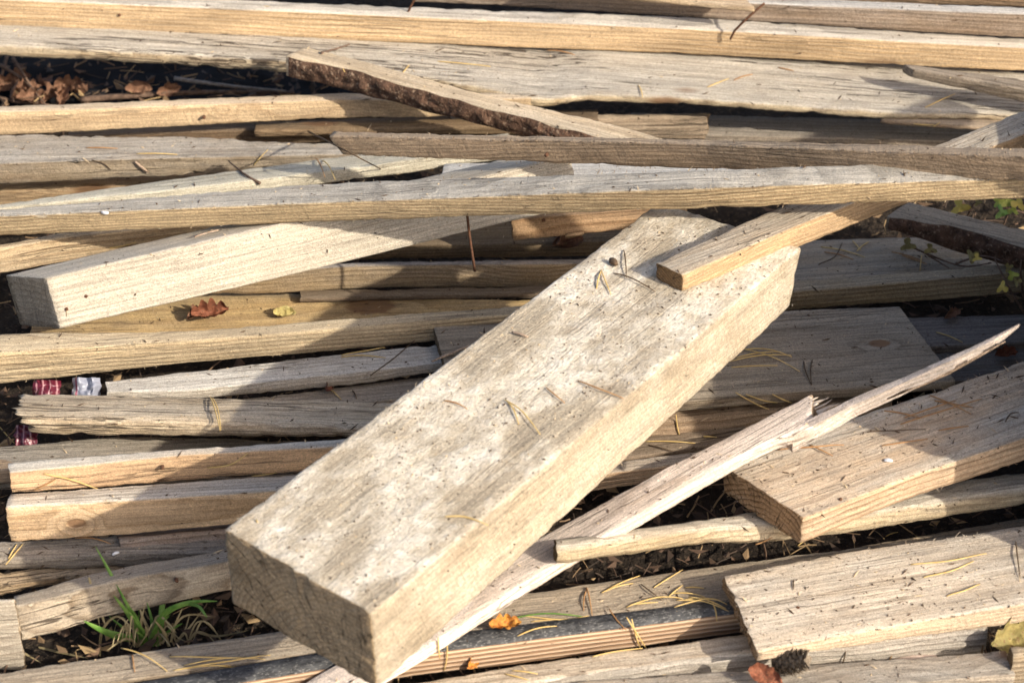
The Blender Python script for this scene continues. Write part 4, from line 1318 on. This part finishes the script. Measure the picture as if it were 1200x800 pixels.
for k, (x, y, s, tn) in enumerate([(30, 106, .045, 20), (48, 100, .04, 120), (62, 110, .045, 60), (80, 102, .045, 10), (92, 108, .035, 150), (14, 112, .05, 80), (6, 100, .05, 45), (38, 117, .05, 5), (70, 118, .045, 95), (22, 94, .04, 10)]):
    leaf(M_LEAF_B, 'dry brown leaf in the drift among bare twigs at the dark gap', x, y, s, tn, 1.0, 0, (rn.uniform(20, 55), rn.uniform(-20, 20)), 2, .055, group='brown leaves drifted into the dark gap')
leaf(M_LEAF_B, 'rounded brown leaf alone in the middle of the dark gap', 163, 107, .04, 5, .9, 0, (35, 0), 0, .062)
leaf(M_LEAF_B, 'ragged brown leaf beside the grey stick in the dark gap', 197, 107, .04, 30, .9, 0, (50, 0), 2, .062)


# ------------------------------------------------------------------ black sheeting in the gap at the back
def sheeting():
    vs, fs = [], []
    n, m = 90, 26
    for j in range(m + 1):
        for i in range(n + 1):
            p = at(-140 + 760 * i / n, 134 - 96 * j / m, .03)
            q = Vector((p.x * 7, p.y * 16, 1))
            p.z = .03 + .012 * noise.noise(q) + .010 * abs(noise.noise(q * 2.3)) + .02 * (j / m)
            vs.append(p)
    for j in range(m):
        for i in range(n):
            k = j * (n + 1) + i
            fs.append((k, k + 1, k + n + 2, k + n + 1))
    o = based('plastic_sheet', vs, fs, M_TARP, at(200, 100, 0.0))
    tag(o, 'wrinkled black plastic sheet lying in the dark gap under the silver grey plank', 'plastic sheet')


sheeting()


# ------------------------------------------------------------------ crumpled wrapper
def wrap_mat(kind):
    m = bpy.data.materials.new('wrapper_film')
    m.use_nodes = True
    t = NT(m.node_tree)
    b = m.node_tree.nodes['Principled BSDF']
    P = t.n('ShaderNodeTexCoord').outputs['Object']
    x = t.sep(P)[0]
    wb = t.noise(P, 60, 2).outputs[0]
    ph = t.m('FRACT', t.m('ADD', t.m('DIVIDE', x, .0085), t.m('MULTIPLY', wb, .5)))
    if kind == 'red':
        s = t.mr(ph, .72, .80)
        col = t.mix(s, (.11, .012, .025, 1), (.34, .17, .18, 1))
    else:
        s = t.mr(x, -.012, -.010)
        s2 = t.mr(ph, .60, .66)
        c1 = t.mix(s2, (.38, .36, .35, 1), (.25, .06, .09, 1))
        col = t.mix(s, c1, (.24, .25, .30, 1))
    t.t.links.new(col, b.inputs['Base Color'])
    b.inputs['Roughness'].default_value = .35
    return m


def wrapper():
    root = bpy.data.objects.new('crumpled_wrapper', None)
    COL.objects.link(root)
    root.location = at(80, 466, .05)
    tag(root, 'crumpled red and white wrapper stuffed between the boards behind the split board', 'wrapper')
    rm = Matrix.Translation(root.location)

    def patch(name, x0, x1, y0, y1, mat, z0, amp, sd):
        vs, fs = [], []
        n = 22
        org = at((x0 + x1) / 2, y1, z0)
        for j in range(n + 1):
            for i in range(n + 1):
                f, g = i / n, j / n
                p = on_plane(x0 + (x1 - x0) * f, y1 + (y0 - y1) * g, org, Vector((0, -.75, .66)))
                q = Vector((f * 3, g * 3, sd))
                p += Vector((0, -.75, .66)) * (amp * noise.noise(q) + amp * .7 * abs(noise.noise(q * 2.1)) + amp * (1 - (2 * f - 1) ** 2))
                p += Vector((1, 0, 0)) * .003 * noise.noise(q * 1.7 + Vector((4, 4, 4)))
                vs.append(p - org)
        for j in range(n):
            for i in range(n):
                k = j * (n + 1) + i
                fs.append((k, k + 1, k + n + 2, k + n + 1))
        link(name, vs, fs, mat, parent=root, mw=Matrix.Translation(org - root.location))
    patch('striped_film', 38, 70, 446, 478, wrap_mat('red'), .055, .009, 1)
    patch('white_film', 86, 118, 443, 478, wrap_mat('white'), .058, .010, 5)
    patch('striped_film', 18, 44, 498, 522, wrap_mat('red'), .06, .004, 9)


wrapper()


# ------------------------------------------------------------------ grass tuft
def blade(pts, wd, p0, yoff, fold=.25):
    """a tapering folded blade through picture directions in a plane at the tuft"""
    n = Vector((0, -1, .15)).normalized()
    m_ = len(pts) - 1
    c = [on_plane(x, y, p0 + Vector((0, yoff * (i / m_), 0)), n) for i, (x, y) in enumerate(pts)]
    c = smooth_line(c, 6)
    vs, fs = [], []
    m = len(c) - 1
    for i, p in enumerate(c):
        d = (c[min(i + 1, m)] - c[max(i - 1, 0)]).normalized()
        s = d.cross(Vector((.25, -1, .3))).normalized()
        f = i / m
        w_ = wd * (.55 + .45 * math.sin(math.pi * min(.5, f * 1.2))) * (1 - f ** 2.2) + .0002
        q = d.cross(s).normalized()
        vs += [p - s * w_ + q * w_ * fold, p - q * w_ * fold, p + s * w_ + q * w_ * fold]
    for i in range(m):
        for k in range(2):
            a_ = i * 3 + k
            fs.append((a_, a_ + 1, a_ + 4, a_ + 3))
    return vs, fs


def grass():
    base = at(172, 757, .004)
    rg = random.Random(8)
    g = [([(170, 757), (155, 722), (135, 682), (112, 640)], .0036, .02), ([(173, 754), (158, 725), (136, 684)], .003, .0), ([(168, 752), (152, 722), (133, 697)], .0032, -.02),
         ([(186, 756), (190, 712), (191, 665)], .004, .03), ([(178, 750), (192, 720), (222, 706), (255, 704)], .0042, -.01), ([(214, 708), (232, 710), (243, 724)], .0024, -.03),
         ([(162, 750), (128, 742), (98, 727)], .005, -.03), ([(174, 757), (178, 730), (172, 705)], .0022, .01), ([(177, 757), (184, 730), (196, 712)], .0024, -.02), ([(171, 756), (163, 735), (152, 716)], .002, -.01),
         ([(180, 756), (200, 738), (214, 730)], .0022, .0), ([(166, 757), (150, 740), (128, 722)], .002, .0)]
    for i in range(12):
        x0 = rg.uniform(160, 188)
        h_ = rg.uniform(14, 46)
        lean = rg.uniform(-26, 30)
        g.append(([(x0, 757), (x0 + lean * .3, 757 - h_ * .6), (x0 + lean, 757 - h_)], rg.uniform(.0010, .0022), rg.uniform(-.03, .03)))
    vs, fs = join([blade(p, w_, base, yo) for p, w_, yo in g])
    o = based('grass_tuft', vs, fs, M_GREEN, base)
    tag(o, 'tuft of green and withered grass growing between the boards', 'grass')
    d = [([(117, 768), (120, 738), (138, 722), (158, 740)], .0016, -.03), ([(198, 757), (192, 740), (181, 726)], .002, -.02), ([(164, 757), (165, 730), (170, 708)], .0016, .0), ([(200, 752), (206, 730), (214, 712)], .0015, .0),
         ([(206, 752), (222, 735), (236, 716)], .0015, .02), ([(163, 757), (148, 748), (125, 762)], .0018, -.04), ([(176, 758), (186, 742), (200, 757)], .0016, -.04), ([(45, 758), (75, 765), (104, 771)], .0016, -.03),
         ([(104, 676), (112, 705), (117, 735)], .0014, .0), ([(118, 705), (121, 725), (124, 732)], .0014, .0), ([(190, 754), (215, 722), (248, 722)], .0014, .02), ([(230, 740), (255, 745), (292, 738)], .0016, .0),
         ([(14, 745), (25, 762), (48, 776)], .0016, -.02), ([(160, 758), (172, 742), (170, 733)], .002, -.02), ([(184, 757), (168, 725), (164, 712)], .0018, .01), ([(205, 755), (216, 740), (222, 720)], .0013, .02)]
    for i in range(18):
        x0 = rg.uniform(140, 235)
        h_ = rg.uniform(8, 34)
        lean = rg.uniform(-30, 30)
        d.append(([(x0, 757 - rg.uniform(0, 6)), (x0 + lean * .4, 755 - h_), (x0 + lean, 757 - h_ * rg.uniform(.5, 1.1)), (x0 + lean * 1.5, 760 - h_ * rg.uniform(-.1, .6))], rg.uniform(.0007, .0014), rg.uniform(-.05, .03)))
    vs, fs = join([blade(p, w_, base, yo, .1) for p, w_, yo in d])
    q = child_world('dry_blades', vs, fs, M_DRYGR, o, Matrix.Translation(base))


grass()


# ------------------------------------------------------------------ leafy twig on the right
def lobed_leaf(c, size, n, turn, sd):
    vs, fs = [c.copy()], []
    s = n.cross(Vector((math.cos(turn), math.sin(turn), .3))).normalized()
    q = n.cross(s).normalized()
    m = 20
    for i in range(m):
        an = 2 * math.pi * i / m
        r_ = size * (.62 + .26 * math.cos(3 * an) + .12 * math.cos(5 * an + 1))
        vs.append(c + s * math.cos(an) * r_ + q * math.sin(an) * r_ + n * size * (.18 * math.cos(2 * an + sd) + .1 * noise.noise(Vector((an, sd, 0)))))
    for i in range(m):
        fs.append((0, 1 + i, 1 + (i + 1) % m))
    return vs, fs


def leafy(label, stems, leaves, rad):
    base = at(*stems[0][0])
    parts = []
    for st in stems:
        w = smooth_line([at(*p) for p in st], 6)
        m = len(w) - 1
        parts.append(tube(w, [rad * (1 - .6 * i / m) for i in range(m + 1)], 6))
    vs, fs = join(parts)
    o = based('seedling', vs, fs, M_TWIG, base)
    tag(o, label, 'seedling')
    for k, (x, y, z, s, mat) in enumerate(leaves):
        n = Vector((rn.uniform(-.5, .5), -.75 + rn.uniform(-.3, .3), .65)).normalized()
        vs, fs = lobed_leaf(at(x, y, z), s, n, rn.uniform(0, 6), k * 1.3)
        child_world('leaf', vs, fs, mat, o, Matrix.Translation(base))


leafy('thin seedling with small yellow leaves rising in front of the saw marked board', [[(1204, 372, .05), (1184, 340, .10), (1166, 304, .13)], [(1200, 350, .07), (1196, 322, .12), (1197, 304, .14)], [(1184, 340, .10), (1176, 336, .12)]],
      [(1186, 322, .14, .010, M_LEAF_G), (1192, 330, .13, .008, M_LEAF_W), (1175, 337, .13, .010, M_LEAF_Y), (1182, 313, .15, .008, M_LEAF_W)], .0022)
leafy('creeping thin twig with faded leaves on the low shaded plank', [[(1070, 290, .075), (1100, 303, .07), (1130, 312, .075), (1162, 308, .085)], [(1085, 297, .075), (1102, 308, .065), (1112, 314, .065)], [(1120, 309, .08), (1150, 300, .10), (1175, 306, .11)]],
      [(1064, 287, .08, .013, M_LEAF_W), (1090, 292, .085, .011, M_LEAF_W), (1140, 300, .10, .012, M_LEAF_W), (1145, 302, .10, .008, M_LEAF_Y)], .0016)
leafy('little plant with bright yellow green leaves under the two long battens', [[(1172, 272, .06), (1181, 250, .10), (1180, 238, .12)], [(1181, 250, .10), (1192, 240, .12)], [(1130, 262, .06), (1140, 240, .10), (1147, 236, .11)], [(1138, 247, .09), (1124, 243, .11)]],
      [(1125, 242, .12, .016, M_LEAF_Y), (1182, 236, .13, .014, M_LEAF_G), (1174, 248, .11, .014, M_GREEN), (1193, 238, .13, .013, M_LEAF_Y), (1170, 236, .12, .011, M_LEAF_G), (1187, 246, .12, .010, M_LEAF_G), (1146, 237, .12, .007, M_LEAF_W)], .0016)


# ------------------------------------------------------------------ pine cone, chips
def cone():
    c = at(925, 774, .068)
    ax = Vector((.9, -.2, .25)).normalized()
    s = ax.cross(Vector((0, 0, 1))).normalized()
    q = s.cross(ax)
    parts = []
    core = smooth_line([c - ax * .019, c, c + ax * .019], 4)
    parts.append(tube(core, [.005, .0075, .009, .010, .010, .009, .008, .006, .003], 8))
    for i in range(70):
        f = i / 69
        an = i * 2.39996
        r0 = .007 + .005 * math.sin(math.pi * (.1 + .85 * f))
        d = (s * math.cos(an) + q * math.sin(an))
        p = c + ax * (-.019 + .038 * f) + d * r0 * .5
        t_ = ax.cross(d)
        tip = d * (r0 * .95) + ax * .004
        w_ = .0042
        v = [p - t_ * w_ * .6, p + t_ * w_ * .6, p + tip * .7 + t_ * w_, p + tip + ax * .001, p + tip * .7 - t_ * w_, p + tip * .7 - ax * .002]
        parts.append((v, [(0, 1, 2, 3, 4), (0, 4, 5), (4, 3, 5), (3, 2, 5), (2, 1, 5), (1, 0, 5)]))
    vs, fs = join(parts)
    o = based('pine_cone', vs, fs, M_CONE, c, smooth=False)
    tag(o, 'small dark open pine cone tucked under the corner of the wide tan board', 'pine cone')


cone()


M_PINK = noisy('pale_chip', (.60, .46, .38), (.70, .56, .47), 120, .7, .0004)


def chip(label, x0, y0, x1, y1, wd, mat, lift=.002, th=.0016, name='wood_chip', cat='chip'):
    pts, n, key = lay([(x0, y0), (x1, y1)], lift)
    a_, b_ = pts
    d = (b_ - a_)
    s = d.cross(n).normalized()
    vs, fs = [], []
    m = 10
    for i in range(m + 1):
        f = i / m
        p = a_ + d * f
        w_ = wd * (math.sin(math.pi * (.12 + .8 * f)) ** .6) * (1 + .15 * noise.noise(Vector((f * 5, x0, 0))))
        h_ = n * (.001 * math.sin(math.pi * f))
        vs += [p - s * w_ + h_, p - s * w_ * .7 + n * th + h_, p + s * w_ * .7 + n * th + h_, p + s * w_ + h_]
    for i in range(m):
        for k in range(4):
            fs.append((i * 4 + k, i * 4 + (k + 1) % 4, (i + 1) * 4 + (k + 1) % 4, (i + 1) * 4 + k))
    fs += [(3, 2, 1, 0), tuple(m * 4 + k for k in range(4))]
    o = based(name, vs, fs, mat, (a_ + b_) / 2)
    return tag(o, label, cat)


chip('smooth pinkish wood chip on the dark ribbed plank', 1043, 774, 1096, 768, .0085, M_PINK, .003, .004)
chip('pale wood sliver sticking out over the edge of the big beam', 506, 427, 552, 408, .0022, M_CHIP, .004, .0015)
chip('tiny whitish curved shaving on the middle of the big beam', 600, 391, 619, 397, .0016, M_CHIP)
chip('pale chip caught on the edge of the crumbly grey plank', 158, 188, 174, 201, .0022, M_CHIP)
chip('pale shaving on top of the whitish squared timber', 228, 280, 257, 272, .0022, M_CHIP)
chip('light splinter lying under the brown block in shade', 662, 275, 684, 271, .003, wood((.66, .46, .26), gt=0, gs=0, seed=91), .002, .004)
M_WHITE = noisy('white_flake', (.72, .72, .72), (.80, .80, .80), 200, .6, .0002)
chip('white paint flake on the thick wide plank with the fuzzy end', 1036, 540, 1046, 541, .0034, M_WHITE, .0012, .0006, 'paint_flake', 'paint flake')
chip('white fleck stuck on the front edge of the longest batten', 119, 248, 128, 249, .0028, M_WHITE, .001, .0008, 'paint_flake', 'paint flake')
chip('dark dead insect or bud lying on the big beam near the tan batten', 715, 308, 723, 313, .004, M_NEEDLE_D, .002, .005, 'dry_bud', 'bud')
chip('white plaster crumbs on the cut end of the dark weathered block', 132, 652, 140, 649, .0018, M_WHITE, .002, .002, 'plaster_crumb', 'crumb')


# ------------------------------------------------------------------ crumbs and litter nobody could count
def crumbs():
    rc_ = random.Random(21)
    out = {0: ([], []), 1: ([], [])}
    n = 0
    while n < 5200:
        x, y = rc_.uniform(-30, 1230), rc_.uniform(-10, 815)
        loc, nr, key = hit(x, y)
        if key is None:
            continue
        if nr.z < .35 and rc_.random() < .93:
            continue
        if key in ('P', 'AO', 'AN') or rc_.random() < .55:
            pass
        else:
            continue
        if noise.noise(Vector((x * .02, y * .03, 4))) < rc_.uniform(-.5, .35):
            continue
        n += 1
        s = .0005 + .0013 * rc_.random() ** 3
        w_ = 0 if rc_.random() < .72 else 1
        vs, fs = out[w_]
        k = len(vs)
        a_ = Vector((rc_.gauss(0, 1), rc_.gauss(0, 1), rc_.gauss(0, .4))).normalized() * s * rc_.choice((1, 1, 1.6) if key == 'P' else (1, 1, 1.6, 2.6, 5.0))
        b_ = a_.cross(Vector((rc_.gauss(0, 1), rc_.gauss(0, 1), rc_.gauss(0, 1)))).normalized() * s * .7
        c_ = a_.cross(b_).normalized() * s * .6
        p = loc + nr * s * .35
        vs += [p + a_, p + b_, p - a_, p - b_, p + c_, p - c_]
        for i in range(4):
            fs += [(k + i, k + (i + 1) % 4, k + 4), (k + (i + 1) % 4, k + i, k + 5)]
    for w_, mat, lb in ((0, M_CRUMB_D, 'dark bark and soil crumbs scattered over the boards'), (1, M_CRUMB_L, 'pale sawdust crumbs scattered over the boards')):
        o = link('debris', out[w_][0], out[w_][1], mat, smooth=False)
        tag(o, lb, 'debris', kind='stuff')


crumbs()


def litter():
    rl = random.Random(4)
    vs, fs = [], []
    for i in range(4300):
        p = at(rl.uniform(-40, 1240), rl.uniform(140, 815), .004)
        if i > 3900:
            p = at(rl.uniform(-80, 560), rl.uniform(70, 132), .045)
        p.z = (.004 if i <= 3900 else .045) + rl.random() * .02 + .01 * noise.noise(Vector((p.x * 4, p.y * 4, 0)))
        d = Vector((rl.gauss(0, 1), rl.gauss(0, 1), rl.gauss(0, .28))).normalized()
        if rl.random() < .6:
            l_ = rl.uniform(.012, .04)
            sd = d.cross(Vector((0, 0, 1))).normalized() * .02 * rl.uniform(-1, 1) * .3
            v, f = tube([p - d * l_ / 2, p + sd * .4, p + d * l_ / 2], rl.uniform(.0006, .0013), 4)
        else:
            s = rl.uniform(.004, .014)
            q = d.cross(Vector((rl.gauss(0, .4), rl.gauss(0, .4), 1))).normalized()
            c_ = d.cross(q) * s * .3
            v = [p - d * s, p - q * s * .5 + c_, p + d * s, p + q * s * .5 + c_]
            f = [(0, 1, 2), (0, 2, 3)]
        k = len(vs)
        vs += v
        fs += [tuple(j + k for j in t_) for t_ in f]
    m = bpy.data.materials.new('litter')
    m.use_nodes = True
    t = NT(m.node_tree)
    b = m.node_tree.nodes['Principled BSDF']
    r_ = t.n('ShaderNodeNewGeometry').outputs['Random Per Island']
    cr = t.n('ShaderNodeValToRGB', {0: r_})
    cr.color_ramp.elements[0].color = (.035, .024, .016, 1)
    cr.color_ramp.elements[1].color = (.34, .23, .11, 1)
    e = cr.color_ramp.elements.new(.6)
    e.color = (.13, .075, .045, 1)
    t.t.links.new(cr.outputs[0], b.inputs['Base Color'])
    b.inputs['Roughness'].default_value = .85
    o = link('litter', vs, fs, m, smooth=False)
    tag(o, 'dead needles and leaf scraps littering the soil between the boards', 'litter', kind='stuff')


litter()
